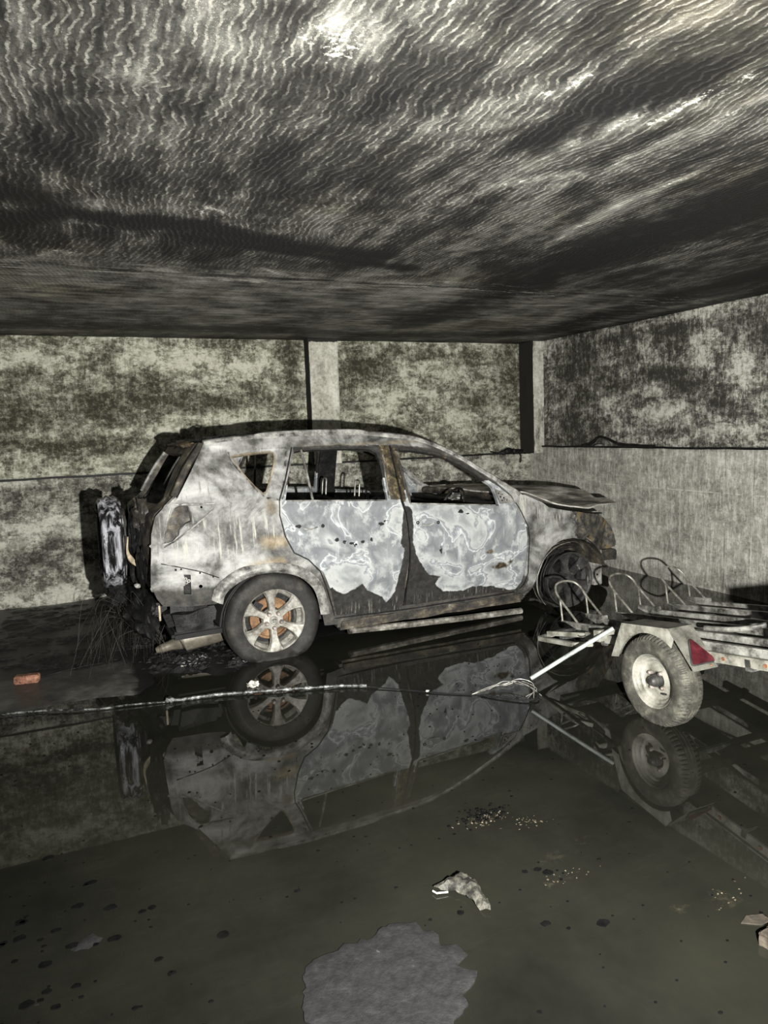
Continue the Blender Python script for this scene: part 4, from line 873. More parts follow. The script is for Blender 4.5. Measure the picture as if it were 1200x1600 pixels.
# wheels
def wheel(name, x, y, z, sgn, tyre=True, flat=.0, mat='alloy', R=.352, rot=0, spokes=6):
    """rim face looks to sgn*y"""
    c = Vector((x, y, z)); bm = bmesh.new()
    S = sgn
    lathe(bm, [(.243, S*.0), (.245, S*-.012), (.232, S*-.02), (.228, S*-.06), (.205, S*-.09), (.20, S*-.17), (.235, S*-.20), (.228, S*-.205), (.190, S*-.17), (.194, S*-.085), (.217, S*-.055), (.222, S*-.014), (.233, S*-.002)], 'y', 64, c)
    # hub
    lathe(bm, [(.001, S*-.022), (.045, S*-.022), (.072, S*-.032), (.078, S*-.05), (.078, S*-.08), (.001, S*-.08)], 'y', 40, c, False)
    for k in range(spokes):
        a = rot+PI/2+2*PI*k/spokes; ca, sa = math.cos(a), math.sin(a)
        prof = [(.055, .030, -.030), (.12, .026, -.030), (.17, .038, -.020), (.222, .070, -.004)]
        rows = []
        for (r, hw, dep) in prof:
            row = []
            for (t, dd) in ((-1, -.022), (-.72, 0), (.72, 0), (1, -.022), (.8, -.055), (-.8, -.055)):
                row.append(bm.verts.new(c+Vector((r*ca-t*hw*sa, S*(dep+dd), r*sa+t*hw*ca))))
            rows.append(row)
        for i in range(3):
            for q in range(6): bm.faces.new((rows[i][q], rows[i][(q+1) % 6], rows[i+1][(q+1) % 6], rows[i+1][q]))
        bm.faces.new(rows[0]); bm.faces.new(rows[-1][::-1])
    rim = obj(name, bm, M[mat], car, 30)
    for k in range(5):
        a = rot+PI/2+.6+2*PI*k/5; bm = bmesh.new()
        lathe(bm, [(.001, S*.006), (.010, S*.006), (.015, S*-.001), (.0155, S*-.04), (.001, S*-.04)], 'y', 10, c+Vector((.057*math.cos(a), 0, .057*math.sin(a))), False)
        obj('lug_nut', bm, M['nut' if mat == 'alloy' else 'alloy_dark'], rim)
    if mat == 'alloy':
        bm = bmesh.new(); lathe(bm, [(.001, S*-.006), (.024, S*-.007), (.030, S*-.012), (.031, S*-.03), (.001, S*-.03)], 'y', 32, c, False); obj('centre_cap', bm, M['alloy'], rim)
        bm = bmesh.new()
        for (rx, rz, dz) in ((.019, .0125, 0), (.0065, .0122, 0), (.0135, .0048, .0065)):
            tube(bm, [c+Vector((rx*math.cos(2*PI*k/24), S*-.005, dz+rz*math.sin(2*PI*k/24))) for k in range(24)], .0016, 5, closed=True)
        obj('cap_emblem', bm, M['alloy_dark'], rim)
    bm = bmesh.new(); lathe(bm, [(.05, S*-.12), (.14, S*-.12), (.14, S*-.10), (.155, S*-.10), (.155, S*-.135), (.05, S*-.135)], 'y', 40, c); obj('brake_disc', bm, M['discrust' if mat == 'alloy' else 'char'], rim)
    bm = bmesh.new(); lathe(bm, [(.001, S*-.06), (.07, S*-.06), (.09, S*-.15), (.21, S*-.15), (.21, S*-.17), (.001, S*-.17)], 'y', 40, c, False); obj('brake_backing', bm, M['char'], rim)
    bm = bmesh.new(); a = 2.5
    box(bm, -.05, .05, min(S*-.08, S*-.14), max(S*-.08, S*-.14), -.035, .035, Matrix.Translation(c+Vector((.14*math.cos(a), 0, .14*math.sin(a)))) @ Matrix.Rotation(-a+PI/2, 4, 'Y')); obj('brake_caliper', bm, M['char'], rim)
    if tyre:
        W_ = .225
        prof = [(.232, .004), (.262, .012), (.30, .016), (.328, .008), (.345, -.012), (.352, -.035), (.3525, -.055), (.345, -.058), (.345, -.064), (.3535, -.067), (.354, -W_/2+.008), (.346, -W_/2+.005), (.346, -W_/2-.005), (.354, -W_/2-.008), (.3535, -W_+.067), (.345, -W_+.064), (.352, -W_+.05), (.345, -W_+.012), (.328, -W_-.008), (.262, -W_-.012), (.232, -W_-.004), (.22, -W_/2)]
        bm = bmesh.new(); lathe(bm, [(r*R/.352 if r > .24 else r, S*h) for r, h in prof], 'y', 96, c)
        zmin = -c.z
        for v in bm.verts:
            q = v.co-c
            if q.z < 0:
                r = math.hypot(q.x, q.z); lim = c.z+.006
                if -q.z > lim-.02:
                    over = -q.z-(lim-.02); q2 = -(lim-.02)-.02*(1-math.exp(-over/.02))
                    k = sm(over, 0, .07); q.z = q2; q.x *= 1+.12*k
                    if r < .34: q.y += S*.03*k*(1 if S*q.y > -.11 else -1)
                elif r > .25 and q.z < -.1:
                    q.y += S*.018*sm(-q.z, .1, .25)*(1 if S*q.y > -.11 else -1)
                v.co = c+q
        t_ = obj('tyre', bm, M['tyre'], rim, 40)
        t_['label'] = 'flat dusty tyre sagging onto the ground'
        bm = bmesh.new()
        for k in range(34):
            a = PI*.72+k*.022; a2 = a
            if k % 5 == 4: continue
            r0 = .292; h = .010+.008*random.random()
            tube(bm, [c+Vector((r0*math.cos(a2), S*.0175, r0*math.sin(a2))), c+Vector(((r0+h)*math.cos(a2), S*.0165, (r0+h)*math.sin(a2)))], .0016, 4)
        obj('sidewall_ribs', bm, M['alloy_dark'], rim)
    return rim
rw = wheel('rear_wheel', 0, -.885, .28, -1, True, mat='alloy', rot=.03); rw['label'] = 'six-spoke dirty alloy rear wheel with a flat tyre'
wheel('rear_wheel', 0, .885, .28, 1, True, mat='alloy_dark')
fwh = wheel('front_wheel', 2.66, -.885, .262, -1, False, mat='alloy_dark', rot=.15); fwh['label'] = 'blackened front wheel without its tyre'
wheel('front_wheel', 2.66, .885, .262, 1, False, mat='alloy_dark')
# steel belt loops left of the burnt front tyre
for i, (r, dy, dx, m) in enumerate(((.345, -.005, -.012, 'hooptube'), (.318, .03, -.015, 'wire_dark'), (.335, .05, -.01, 'char'), (.30, -.02, -.01, 'char'), (.328, .08, -.01, 'hooptube'), (.31, .0, -.01, 'char'))):
    bm = bmesh.new(); pts = []
    for k in range(30):
        a = PI*.42+k*(PI*.82)/29; rr = r*(1+.02*nz(k*.3, i*5)); pts.append((2.66+dx+rr*math.cos(a), -.885+dy+.01*nz(k*.4, i), max(.004, .262+rr*math.sin(a)*(.97 if math.sin(a) > 0 else .80))))
    tube(bm, pts, [.002+.0035*math.sin(PI*k/29)*(1+.8*nz(k*.5, i*7)) for k in range(30)], 6); obj('bead_wire', bm, M[m], fwh)
def scrap_on(x, y, z, l, ww, ang, mat, parent, name='ash_flake'):
    bm = bmesh.new(); pr = [(-l/2, 0), (-l*.2, ww*.6), (l*.3, ww*.4), (l/2, 0), (l*.2, -ww*.5), (-l*.3, -ww*.4)]; ca, sa = math.cos(ang), math.sin(ang)
    f = lambda d: (lambda p: (x+p[0]*ca-p[1]*sa, y+d, z+p[0]*sa+p[1]*ca)); prism(bm, pr, f(-.006), f(.002)); return obj(name, bm, M[mat], parent)
scrap_on(2.73, -.905, .37, .06, .015, -1.0, 'ash', fwh); scrap_on(2.83, -.91, .24, .09, .014, 1.6, 'ash', fwh); scrap_on(2.79, -.90, .33, .04, .02, .3, 'alloy_dark', fwh)
# wires hanging from the burnt rear bumper: nobody could count them
bm = bmesh.new()
for k in range(70):
    x = random.uniform(-1.05, -.78); y = random.uniform(-.55, .15); z0 = random.uniform(.25, .48)
    pts = [Vector((x, y, z0))]; dx, dy = random.uniform(-.25, .2), random.uniform(-.25, .15)
    pts.append(Vector((x+dx*.5+random.uniform(-.08, .08), y+dy*.5, z0+random.uniform(-.06, .10)))); dx += random.uniform(-.1, .12); pts.append(Vector((x+dx, y+dy, z0*.45))); pts.append(Vector((x+dx*1.15+random.uniform(-.05, .05), y+dy*1.1, .02)))
    tube(bm, spline(pts, 4), random.uniform(.0009, .0016), 4, cap=False)
wr = obj('hanging_wires', bm, M['wire_dark'], sw); wr['kind'] = 'stuff'
lump('melted_bumper_mass', (-.86, -.30, .36), (.10, .38, .15), M['char'], car, 4, .3, 5)
lump('melted_bumper_mass', (-1.0, -.12, .47), (.07, .22, .07), M['char_matt'], car, 4, .3, 5)
# ------------------------------------------------------------------ motorcycle trailer (x across to its right side, y forward, z up), nose tilted down
ax_a = Vector((-.38745765, .91080975, -.14248568)); ax_c = Vector((.92026016, .39130553, -.00110149)); ax_u = Vector((-.05475219, .13155068, .98979625))
TRM = Matrix(((ax_c.x, ax_a.x, ax_u.x, 1.4025278), (ax_c.y, ax_a.y, ax_u.y, 3.72268), (ax_c.z, ax_a.z, ax_u.z, .22334577), (0, 0, 0, 1)))
tr = empty('motorcycle_trailer', TRM)
tag(tr, 'low galvanised three-channel trailer with wheel hoops and a red triangle on its mudguard', 'trailer')
RAILS = (.178, .640, 1.109); WD = .228; HR = .217
def tobj(name, bm, mat, parent=None, sm=35): return obj(name, bm, mat, parent or tr, sm)
def bev(bm, o=.004):
    bmesh.ops.bevel(bm, geom=bm.edges[:], offset=o, segments=2, affect='EDGES')
for i, c0 in enumerate(RAILS):
    # channel: base plate with two upturned edges, the front end cut at a slant
    bm = bmesh.new(); y0, y1 = -1.15, 1.0; t = .006; dep = .048
    sec = [(0, 0), (.022, 0), (.022, -dep+t), (WD-.022, -dep+t), (WD-.022, 0), (WD, 0), (WD, -t), (WD-.016, -t), (WD-.016, -dep), (.016, -dep), (.016, -t), (0, -t)]
    A = [bm.verts.new((c0+x, y0, HR+z)) for x, z in sec]; B = [bm.verts.new((c0+x, y1+z*3.0, HR+z)) for x, z in sec]; n = len(sec)
    bm.faces.new(A[::-1]); bm.faces.new(B)
    for k in range(n): bm.faces.new((A[k], A[(k+1) % n], B[(k+1) % n], B[k]))
    ch = tobj('wheel_channel', bm, M['galv'])
    # hoop: slanted inverted U with a strut under each leg
    bm = bmesh.new(); r = .0075; xm = c0+WD/2; f = .825; hw = WD/2-.006
    pts = [(xm-hw, f, HR), (xm-hw, f+.085, HR+.075), (xm-hw, .993, HR+.148), (xm-hw*.98, 1.03, HR+.195), (xm-hw*.72, 1.06, HR+.235), (xm-hw*.25, 1.075, HR+.25), (xm+hw*.25, 1.075, HR+.25), (xm+hw*.72, 1.06, HR+.235), (xm+hw*.98, 1.03, HR+.195), (xm+hw, .993, HR+.148), (xm+hw, f+.085, HR+.075), (xm+hw, f, HR)]
    tube(bm, spline(pts, 4), r, 8); h = tobj('wheel_hoop', bm, M['hooptube'])
    for s in (-1, 1):
        bm = bmesh.new(); tube(bm, [(xm+s*hw, .985, HR-.004), (xm+s*hw, .99, HR+.145)], .0062, 8); tobj('hoop_strut', bm, M['hooptube'], h)
    bm = bmesh.new(); box(bm, xm+hw-.012, xm+hw+.014, .80, 1.0, HR-.004, HR+.022); bev(bm, .003); tobj('hoop_foot', bm, M['galv'], h)
# frame: side rail with rust-spotted bolts, far side rail, cross members, axle
for x0 in (.150, 1.36):
    bm = bmesh.new(); box(bm, x0, x0+.035, -1.12, .72, .122, .172); bev(bm); sr_ = tobj('side_rail', bm, M['cream'])
    for y in (-.60, -.36, .30): 
        bm = bmesh.new(); lathe(bm, [(.001, -.006), (.009, -.006), (.010, 0), (.001, 0)], 'x', 10, (x0, y, .148), False); tobj('bolt', bm, M['bolt'], sr_)
for y in (-1.1, -.5, .0, .55, .93):
    bm = bmesh.new(); box(bm, .15 if y < .9 else .12, 1.395, y-.02, y+.02, .105, .168); bev(bm); tobj('cross_member', bm, M['galv_dark'])
bm = bmesh.new(); tube(bm, [(.10, 0, .03), (1.44, 0, .03)], .022, 10); ax_o = tobj('axle', bm, M['galv_dark'])
# slanting nose frame in front of the first channel
for pts in ([(.012, 1.02, .118), (.02, .66, .118)], [(.02, .66, .118), (.10, .58, .12)], [(.012, 1.02, .118), (.30, 1.13, .122)], [(.06, .99, .15), (.20, .66, .15)]):
    bm = bmesh.new(); a, b = Vector(pts[0]), Vector(pts[1]); d = (b-a); L = d.length
    Mq = Matrix.Translation(a) @ d.to_track_quat('Y', 'Z').to_matrix().to_4x4()
    box(bm, -.016, .016, 0, L, -.014, .014, Mq); bev(bm, .003); tobj('nose_frame', bm, M['cream'])
for y, sw_ in ((.46, 1), (.40, -1)):
    bm = bmesh.new(); box(bm, .03, .09, y-.03, y+.02, .16, .225) if sw_ > 0 else box(bm, .035, .20, y-.02, y+.012, .20, .225); bev(bm, .003); tobj('pole_bracket', bm, M['cream'])
bm = bmesh.new(); tube(bm, spline([(.16, .80, .165), (.14, .78, .15), (.13, .74, .145), (.145, .71, .15), (.165, .72, .165), (.165, .76, .172)], 4), .003, 6, closed=True); tobj('lashing_ring', bm, M['char'])
bm = bmesh.new(); box(bm, -.20, 1.80, -1.06, -1.03, .29, .455); bev(bm); tobj('unseen_shadow_board', bm, M['galv'])  # invented board out of frame, added to cast the shadow band on the right wall
for x0 in (.05, 1.45):
    bm = bmesh.new(); box(bm, x0, x0+.03, -1.03, -1.0, .10, .40); bev(bm, .003); tobj('shadow_board_post', bm, M['galv'])
# mudguards: flat top with two sloping ends, outer skirt cut round the tyre
def mudguard(xo, xi):
    out = -1 if xo < xi else 1
    prof = [(.300, .098), (.188, .300), (-.158, .300), (-.305, .098)]
    bm = bmesh.new(); t = .006
    n = 4; O = [bm.verts.new((xo, y, u)) for y, u in prof]; I = [bm.verts.new((xi, y, u)) for y, u in prof]
    for k in range(3): bm.faces.new((O[k], O[k+1], I[k+1], I[k]))
    ext = bmesh.ops.solidify(bm, geom=bm.faces[:], thickness=t)
    mg = tobj('mudguard', bm, M['cream'], None, 20)
    # skirt
    R = .262; arc = [(R*math.cos(a)*1.0, R*math.sin(a)) for a in [PI*.13+k*(PI*.74)/20 for k in range(21)]]
    poly = [(.300, .098), (.188, .300), (-.158, .300), (-.19, .245)]+[(y, u) for y, u in reversed(arc) if u > .10 and y > -.17]
    poly = [p for p in poly if True]
    bm = bmesh.new(); prism(bm, poly, lambda p: (xo, p[0], p[1]), lambda p: (xo+.004*(1 if out < 0 else -1), p[0], p[1])); tobj('mudguard_skirt', bm, M['cream'], mg, 20)
    return mg
mg = mudguard(0, .168)
mudguard(1.62, 1.45)
# red triangular reflector on the rear slope
def on_slope(s, x, off): # s: distance up the slope from its lower end
    y0, u0, y1, u1 = -.305, .098, -.158, .300; L = math.hypot(y1-y0, u1-u0); dy, du = (y1-y0)/L, (u1-u0)/L
    return Vector((x, y0+dy*s-du*off, u0+du*s+dy*off))
for (x_l, x_r, par) in ((.075, .185, mg), ):
    tri = [(.006, .040), (.164, .040), (.082, .180)]
    tri2 = []
    for i in range(3):
        p = Vector(tri[i]); q = Vector(tri[(i+1) % 3]); o_ = Vector(tri[i-1])
        a = p+(o_-p).normalized()*.014; b = p+(q-p).normalized()*.014; tri2 += [tuple(a), tuple(p+((a-p)+(b-p))*.28), tuple(b)]
    bm = bmesh.new(); prism(bm, tri2, lambda p: on_slope(p[1]-.01, p[0], .006), lambda p: on_slope(p[1]-.01, p[0], .022)); rfx = tobj('triangle_reflector', bm, M['red'], par, 30)
    bm = bmesh.new(); tube(bm, [on_slope(p[1]-.01, p[0], .010) for p in tri2], .006, 6, closed=True); tobj('reflector_rim', bm, M['alloy_dark'], rfx)
    bm = bmesh.new(); lathe(bm, [(.001, .003), (.006, .002), (.007, 0), (.001, 0)], 'z', 10, (0, 0, 0), False); Mb = Matrix.Translation(on_slope(.014, .125, .007)) @ Matrix.Rotation(math.radians(35), 4, 'X')
    for v in bm.verts: v.co = Mb @ v.co
    tobj('bolt', bm, M['bolt'], par)
# trailer wheel
def twheel(xf, s):
    """xf: x of the outer face; s=+1 when the outer face looks to -x"""
    Mw = TRM.inverted() @ Matrix.Translation(TRM @ Vector((xf, 0, 0))) @ Matrix.Rotation(YAWT, 4, 'Z')
    def put(bm):
        for v in bm.verts: v.co = Mw @ v.co
        return bm
    c = Vector((0, 0, .001)); bm = bmesh.new()
    lathe(bm, [(.146, .000*s), (.150, .006*s), (.145, .010*s), (.138, .012*s), (.128, .020*s), (.124, .030*s), (.112, .034*s), (.104, .046*s), (.090, .050*s), (.070, .046*s), (.052, .040*s), (.045, .044*s), (.045, .06*s), (.125, .06*s), (.14, .10*s), (.146, .12*s), (.130, .05*s), (.135, .012*s), (.14, .004*s)], 'x', 56, c)
    w_ = tobj('wheel', put(bm), M['cream'])
    w_['label'] = 'cream steel wheel with a grooved muddy tyre'
    bm = bmesh.new(); lathe(bm, [(.001, -.012*s), (.018, -.010*s), (.026, .0), (.028, .014*s), (.034, .018*s), (.036, .05*s), (.001, .05*s)], 'x', 28, c, False); tobj('hub_cap', put(bm), M['alloy_dark'], w_)
    for k in range(4):
        a = .6+k*PI/2; bm = bmesh.new(); lathe(bm, [(.001, .020*s), (.007, .020*s), (.011, .026*s), (.013, .048*s), (.001, .048*s)], 'x', 10, c+Vector((0, .055*math.cos(a), .055*math.sin(a))), False); tobj('lug_nut', put(bm), M['nut'], w_)
    bm = bmesh.new(); tube(bm, [c+Vector((.02*s, -.10*math.cos(.5), -.10*math.sin(.5)))+Vector((0, .17 if False else 0, 0)), c+Vector((-.002*s, -.092*math.cos(.5), -.092*math.sin(.5)))], .005, 8); tobj('valve', put(bm), M['char'], w_)
    R = .244
    def fr(r, a, h):
        k = sm(r, .225, .242)
        if r < .2: return r
        if abs(h-.062*s) > .036: return r-.011*k*(1 if math.sin(a*62) > .2 else 0)
        return r
    bm = bmesh.new()
    lathe(bm, [(.143, .004*s), (.150, -.004*s), (.165, -.010*s), (.190, -.014*s), (.213, -.012*s), (.226, -.006*s), (.236, .002*s), (.2415, .012*s), (.2445, .028*s), (.234, .030*s), (.234, .037*s), (.2455, .039*s), (.2455, .050*s), (.234, .052*s), (.234, .059*s), (.246, .061*s), (.246, .072*s), (.234, .074*s), (.234, .081*s), (.2455, .083*s), (.244, .100*s), (.238, .118*s), (.226, .130*s), (.19, .136*s), (.150, .124*s), (.140, .06*s)], 'x', 288, c, True, fr=fr)
    for v in bm.verts:
        if v.co.z < -.05: v.co += Vector((nz(v.co.x*30, v.co.y*30, v.co.z*30), nz(v.co.y*30, v.co.x*30), 0))*.004*sm(-v.co.z, .05, .2)
    tobj('tyre', put(bm), M['rubber2'], w_, 30)
YAWT = math.radians(23.04)
twheel(0.004, 1); twheel(1.612, -1)
# ---- loose things on and by the trailer
bm = bmesh.new(); a, b = Vector((.851, 4.177, .100)), Vector((1.322, 4.098, .415)); tube(bm, [a, a+(b-a)*.5+Vector((0, 0, .003)), b], .0125, 12)
tag(obj('metal_tube', bm, M['galv_tube']), 'thin white metal tube slanting down from the trailer into the water', 'tube')
bm = bmesh.new(); pts = [TRM @ Vector(p) for p in ((.05, -.21, .33), (.12, -.29, .305), (.20, -.345, .30), (.33, -.335, .30), (.46, -.375, .30), (.62, -.42, .30), (.9, -.5, .29))]
pts = [TRM @ Vector(p) for p in ((.40, -.02, .235), (.42, -.16, .238), (.44, -.26, .250), (.50, -.34, .27), (.60, -.44, .295), (.75, -.62, .31), (.9, -.8, .30))]
tube(bm, spline(pts, 5), .0145, 10)
tag(obj('bent_tube', bm, M['galv']), 'bent grey tube lying across the trailer channels at the right', 'tube')
# ------------------------------------------------------------------ small things on the floor and the ledges
rnd = random.Random(11)
def crust(name, outline, z, mat, amp=.012, step=.02, th=.006, frame=W, zs=.004, edge=.02):
    pts = []
    o2 = resample(outline, step)
    n = len(o2); cx = sum(p[0] for p in o2)/n; cy = sum(p[1] for p in o2)/n
    for p in o2:
        d = Vector((p[0]-cx, p[1]-cy)); k = 1+(amp/max(d.length, .02))*(fbm(p[0], p[1], 2, 22, 4)*1.6); pts.append((cx+d.x*k, cy+d.y*k))
    P, F = cdt(pts, (), step*.9)
    def fn(e, q):
        s_ = sdist((e, q), pts); h = z+zs*fbm(e, q, 5, 14, 4)+min(0, (s_-edge)*.25)
        return frame(e, q, h)
    return sheet(name, P, F, fn, mat, None, th, None, 50, -1)
isl = [(.50, 1.70), (.475, 1.80), (.505, 1.90), (.53, 1.975), (.60, 1.985), (.66, 1.99), (.73, 1.995), (.78, 1.992), (.84, 2.02), (.915, 1.985), (.93, 1.95), (.97, 1.91), (.945, 1.86), (.99, 1.83), (1.0, 1.79), (.955, 1.765), (.985, 1.72), (.975, 1.69), (.93, 1.66), (.88, 1.62), (.83, 1.56), (.60, 1.48), (.48, 1.56)]
tag(crust('ash_crust', isl, .010, M['scum'], .014, .016), 'large grey ragged crust of ash poking out of the water at the bottom', 'debris')
tag(crust('ash_flake', [(-.125, 2.37), (-.105, 2.405), (-.06, 2.415), (-.035, 2.385), (-.06, 2.355), (-.10, 2.35)], .006, M['scum'], .012, .012), 'small pale grey flake in the dark water at the lower left', 'debris')
tag(crust('ash_flake', [(-.235, 2.168), (-.22, 2.185), (-.195, 2.178), (-.205, 2.16)], .006, M['scum'], .006, .008), 'tiny grey flake nearest the bottom left corner', 'debris')
# torn scrap, boomerang shaped
sc = [(1.055, 2.115), (1.085, 2.120), (1.125, 2.125), (1.160, 2.135), (1.195, 2.115), (1.20, 2.07), (1.19, 2.02), (1.185, 1.97), (1.17, 1.925), (1.145, 1.95), (1.14, 1.99), (1.13, 2.03), (1.11, 2.06), (1.095, 2.085), (1.07, 2.095)]
P, F = cdt(sc, (), .008)
o = sheet('torn_scrap', P, F, lambda e, n: W(e, n, .012+.018*sm(sdist((e, n), sc), 0, .025)+.012*fbm(e, n, 1, 30, 4)), M['scrap'], None, .004, None, 40, 1)
tag(o, 'pale bent scrap of torn material floating in the middle of the water', 'debris')
bm = bmesh.new(); tube(bm, [W(1.045, 2.105, .008), W(1.05, 2.085, .010), W(1.09, 2.075, .008)], .003, 5); tag(obj('plastic_clip', bm, M['white']), 'tiny pale clip lying against the left tip of the torn scrap', 'debris')
# bricks
def brick(name, loc, dims, rot, mat, label, cat='brick', tilt=0):
    bm = bmesh.new(); bmesh.ops.create_cube(bm, size=1)
    for v in bm.verts: v.co = Vector((v.co.x*dims[0], v.co.y*dims[1], v.co.z*dims[2]))
    bmesh.ops.bevel(bm, geom=bm.edges[:], offset=min(dims)*.12, segments=2, affect='EDGES')
    bmesh.ops.subdivide_edges(bm, edges=[e for e in bm.edges if e.calc_length() > .03], cuts=6, use_grid_fill=True)
    for v in bm.verts: v.co += Vector((nz(v.co.y*40, v.co.z*40), nz(v.co.x*40, v.co.z*40, 4), nz(v.co.x*40, v.co.y*40, 8)))*.006
    o = obj(name, bm, mat, None, 30); o.matrix_world = Matrix.Translation(loc) @ Matrix.Rotation(rot, 4, 'Z') @ Matrix.Rotation(tilt, 4, 'X'); return tag(o, label, cat)
brick('brick_fragment', W(-.385, 5.285, .035), (.155, .06, .055), YAW-.17, M['brick'], 'orange brick fragment on the wet floor at the left')
brick('brick', W(1.885, 1.405, .010), (.10, .085, .06), YAW+.12, M['brick_dirty'], 'dirty brown brick half in the water at the right edge')
P, F = cdt([(1.86, 1.525), (1.90, 1.54), (1.95, 1.52), (1.95, 1.49), (1.91, 1.49)], (), .02)
tag(sheet('tile_shard', P, F, lambda e, n: W(e, n, .003+.005*sm(e, 1.85, 1.95)), M['brick_dirty'], None, .006, None, 40, -1), 'flat grey shard just behind the dirty brown brick', 'debris')
bm = bmesh.new(); tube(bm, spline([W(-.30, 5.30, .025), W(-.17, 5.345, .030), W(-.02, 5.38, .035), W(.10, 5.40, .03)], 4), .004, 5); tag(obj('iron_rod', bm, M['char']), 'thin black rod pointing from the orange brick to the car', 'rod')
# charred pole and cable on the water
bm = bmesh.new(); pl = spline([W(.445, 4.44, .010), W(.70, 4.40, .014), W(.95, 4.325, .016), W(1.22, 4.24, .016), W(1.49, 4.15, .014), W(1.605, 4.085, .012)], 8)
tube(bm, [p+Vector((0, 0, .003*nz(i*.7))) for i, p in enumerate(pl)], [.0115*(1+.25*nz(i*.9, 3)) for i in range(len(pl))], 8)
pole = tag(obj('pole', bm, M['cable']), 'long thin silvery pole lying on the water before the rear wheel', 'pole')
lump('pole_knot', tuple(W(.44, 4.445, .02)), (.025, .02, .018), M['cable'], pole, 2, .4, 6)
bm = bmesh.new(); tube(bm, spline([W(-.62, 4.74, .012), W(-.3, 4.66, .014), W(.02, 4.53, .010), (W(.2, 4.50, .012)), W(.42, 4.45, .008)], 6), [.0045*(1.3+.6*nz(i*.8)) for i in range(25)], 6)
tag(obj('melted_cable', bm, M['cable']), 'thin melted cable running from the pole to the left edge', 'cable')
bm = bmesh.new(); tube(bm, spline([W(1.60, 4.085, .010), W(1.72, 3.99, .007), W(1.88, 3.84, .006), W(2.0, 3.74, .005), W(2.12, 3.655, .005)], 6), .0042, 6)
tag(obj('thin_cable', bm, M['char']), 'thin dark cable between the pole and the wire bundle', 'cable')
lump('knot_scrap', tuple(W(1.905, 3.822, .012)), (.012, .01, .008), M['white'], None, 1, .3); tag(bpy.data.objects['knot_scrap'], 'tiny white crumb stuck on the thin dark cable', 'debris'); bpy.data.objects['knot_scrap'].name = 'crumb'
wb = None
for k in range(7):
    bm = bmesh.new(); a = rnd.uniform(-.5, 1)
    j = lambda s_: rnd.uniform(-s_, s_)
    pts = [W(2.12, 3.655, .006), W(2.20+j(.02), 3.645+.02*a, .014+j(.006)), W(2.28+j(.03), 3.645+.04*a, .03+j(.012)), W(2.35+j(.03), 3.63+.05*a, .04+j(.02)), W(2.43+j(.02), 3.585+.04*a, .05+j(.02)), W(2.47+j(.015), 3.52+j(.03), .035+j(.02)), W(2.42+j(.05), 3.44+j(.04), .008)]
    tube(bm, spline(pts, 6), .0017, 5)
    o = obj('wire_bundle' if k == 0 else 'wire', bm, M['wire'] if k < 4 else M['wire_dark'], wb)
    if k == 0: wb = tag(o, 'bundle of bare pale wires splaying out at the tip of the white tube', 'wires')
bm = bmesh.new()
tube(bm, spline([W(2.16, 3.62, .006), W(2.25, 3.50, .008), W(2.33, 3.42, .010), W(2.41, 3.40, .015), W(2.46, 3.45, .03)], 6), .0055, 6); obj('wire', bm, M['char'], wb)
lump('white_lump', tuple(W(.965, 4.465, .016)), (.035, .022, .018), M['white'], None, 3, .35, 7)
tag(bpy.data.objects['white_lump'], 'small white melted lump in front of the rear wheel', 'debris'); bpy.data.objects['white_lump'].name = 'melted_lump'
# burnt sludge on the raised floor
MUD = [(-.75, 5.75), (-.45, 5.55), (-.2, 5.42), (.05, 5.32), (.20, 5.12), (.36, 4.98), (.5, 5.0), (.62, 4.90), (.80, 4.82), (1.0, 4.84), (1.22, 5.0), (1.5, 5.3), (1.75, 5.6), (1.2, 6.6), (.75, 7.3), (.4, 7.74), (-.75, 7.74)]
def mud_z(e, n):
    s_ = sdist((e, n), MUD)+.05*fbm(e, n, 2, 5, 4)
    k = sm(s_, 0, .12)
    return max(-.01, -.01+k*(.022+.030*fbm(e, n*1.6, 3, 3.5, 4)+.020*abs(fbm(e, n*2, 6, 11, 5))*2*sm(e, .1, .5)+.006*fbm(e, n, 9, 30, 3)))
P, F = cdt(MUD, (), .019)
mo = sheet('burnt_sludge', P, F, lambda e, n: W(e, n, mud_z(e, n)), M['mud'], None, 0, None, 25)
tag(mo, 'black glistening burnt sludge covering the raised floor behind and under the tail of the car', 'sludge', kind='stuff')
# debris heaps near the tail of the car: nobody could count the pieces
bm = bmesh.new()
def chip(bm, p, s, rd):
    k = rd.randint(4, 6); ang = rd.uniform(0, 6.28); h = s*rd.uniform(.15, .5)
    tl = Matrix.Rotation(rd.uniform(-.6, .6), 3, 'X') @ Matrix.Rotation(rd.uniform(-.6, .6), 3, 'Y')
    pl = [(s*rd.uniform(.5, 1)*math.cos(ang+2*PI*i/k)*1.4, s*rd.uniform(.5, 1)*math.sin(ang+2*PI*i/k)) for i in range(k)]
    prism(bm, pl, lambda q: p+tl @ Vector((q[0], q[1], 0)), lambda q: p+tl @ Vector((q[0]*.8, q[1]*.8, h)))
for k in range(700):
    e = rnd.gauss(.62, .30); n = rnd.gauss(5.25, .35)
    if k % 3 == 0: e = rnd.uniform(-.3, 1.0); n = rnd.uniform(4.95, 7.4)
    if sdist((e, n), MUD) < .03: continue
    chip(bm, W(e, n, mud_z(e, n)-.002), rnd.choice((.004, .006, .009, .012, .018)), rnd)
tag(obj('charred_rubble', bm, M['rubble'], None, 0), 'black charred rubble spread on the ground behind the car', 'rubble', kind='stuff')
bm = bmesh.new()
for k in range(60):
    cx, cy = rnd.choice(((.66, 5.12), (.66, 5.12), (1.02, 4.98), (.75, 5.2)))
    e, n = rnd.gauss(cx, .06), rnd.gauss(cy, .05); chip(bm, W(e, n, mud_z(e, n)+.004), rnd.uniform(.004, .011), rnd)
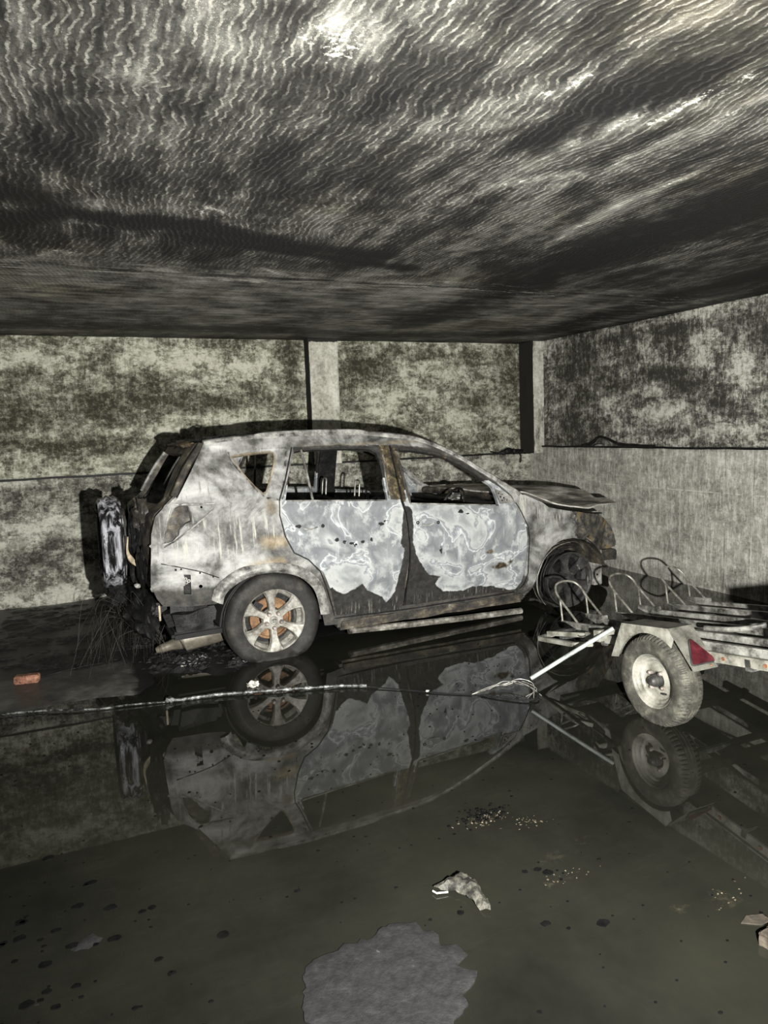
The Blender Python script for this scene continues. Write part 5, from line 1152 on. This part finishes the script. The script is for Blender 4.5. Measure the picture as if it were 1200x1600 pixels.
tag(obj('pale_ash_crumbs', bm, M['ash'], None, 0), 'pale ash crumbs scattered behind the rear wheel', 'ash', kind='stuff')
bm = bmesh.new()
for (cx, cy, sx, sy, nn) in ((1.46, 2.43, .05, .022, 90), (1.62, 2.33, .05, .02, 30), (1.52, 1.97, .06, .02, 22), (1.92, 1.65, .05, .03, 14)):
    for k in range(nn):
        e, n = rnd.gauss(cx, sx), rnd.gauss(cy, sy); chip(bm, W(e, n, .001), rnd.uniform(.0018, .0050), rnd)
tag(obj('gold_grit', bm, M['gravel'], None, 0), 'wet golden grit showing through the shallow water', 'grit', kind='stuff')
bm = bmesh.new()
def disc(bm, e, n, r, rd, z=.0025):
    k = 9; a0 = rd.uniform(0, 6); pl = [(r*rd.uniform(.7, 1.1)*math.cos(a0+2*PI*i/k)*1.35, r*rd.uniform(.6, 1.1)*math.sin(a0+2*PI*i/k)) for i in range(k)]
    prism(bm, pl, lambda q: W(e+q[0], n+q[1], z), lambda q: W(e+q[0], n+q[1], z-.004))
for k in range(520):
    e, n = rnd.uniform(-.8, 3.0), rnd.uniform(1.2, 4.6)
    if inside((e, n), isl): continue
    disc(bm, e, n, rnd.choice((.0015, .002, .003, .004, .006)), rnd)
for k in range(90):
    e, n = rnd.gauss(1.46, .07), rnd.gauss(2.46, .03); disc(bm, e, n, rnd.uniform(.002, .006), rnd, .006)
for (e, n, r) in ((1.47, 2.02, .018), (1.45, 2.05, .012), (1.40, 2.06, .01), (.62, 2.33, .01), (1.47, 1.72, .018), (1.30, 1.80, .014), (1.08, 1.97, .012)): disc(bm, e, n, r, rnd)
for k in range(46):
    e, n = rnd.gauss(-.12, .16), rnd.gauss(2.42, .22); disc(bm, e, n, rnd.choice((.004, .008, .012, .018)), rnd)
tag(obj('floating_flecks', bm, M['flake'], None, 0), 'black flecks of soot floating on the water', 'soot', kind='stuff')
# ledge remains
def blob_cable(name, pts, rs, mat, label, cat):
    bm = bmesh.new(); q = spline(pts, 5); m_ = len(q); tube(bm, q, [interp(i/(m_-1), [k/(len(rs)-1) for k in range(len(rs))], rs)*(1+.35*nz(i*1.3)) for i in range(m_)], 7); return tag(obj(name, bm, mat), label, cat)
bc = blob_cable('melted_cable', [W(4.85, 7.76, 1.30), W(4.95, 7.755, 1.275), W(5.03, 7.75, 1.28), W(5.10, 7.75, 1.30), W(5.2, 7.75, 1.285), W(5.28, 7.75, 1.29), W(5.36, 7.75, 1.275), W(5.42, 7.60, 1.27)], [.010, .014, .03, .042, .036, .022, .03, .008], M['char'], 'lumpy black melted cable on the back wall ledge near the corner', 'cable')
bm = bmesh.new(); tube(bm, spline([W(5.25, 7.745, 1.28), W(5.285, 7.74, 1.23), W(5.28, 7.74, 1.17), W(5.275, 7.74, 1.14)], 4), [.012, .012, .011, .01, .01, .009, .01, .014, .016, .015, .012, .010, .006], 6); obj('cable_drip', bm, M['char'], bc)
blob_cable('charred_strip', [W(5.44, 6.72, 1.36), W(5.43, 6.60, 1.37), W(5.42, 6.5, 1.40), W(5.43, 6.42, 1.455), W(5.43, 6.3, 1.44), W(5.43, 6.18, 1.40), W(5.44, 6.05, 1.37), W(5.45, 5.6, 1.36)], [.012, .02, .016, .013, .014, .016, .02, .008], M['char'], 'black charred strip arched on the right wall ledge', 'debris')
tag(lump('ledge_scrap', tuple(W(5.43, 6.42, 1.365)), (.05, .10, .012), M['ash'], None, 3, .3), 'grey burnt scrap lying on the right wall ledge', 'debris')
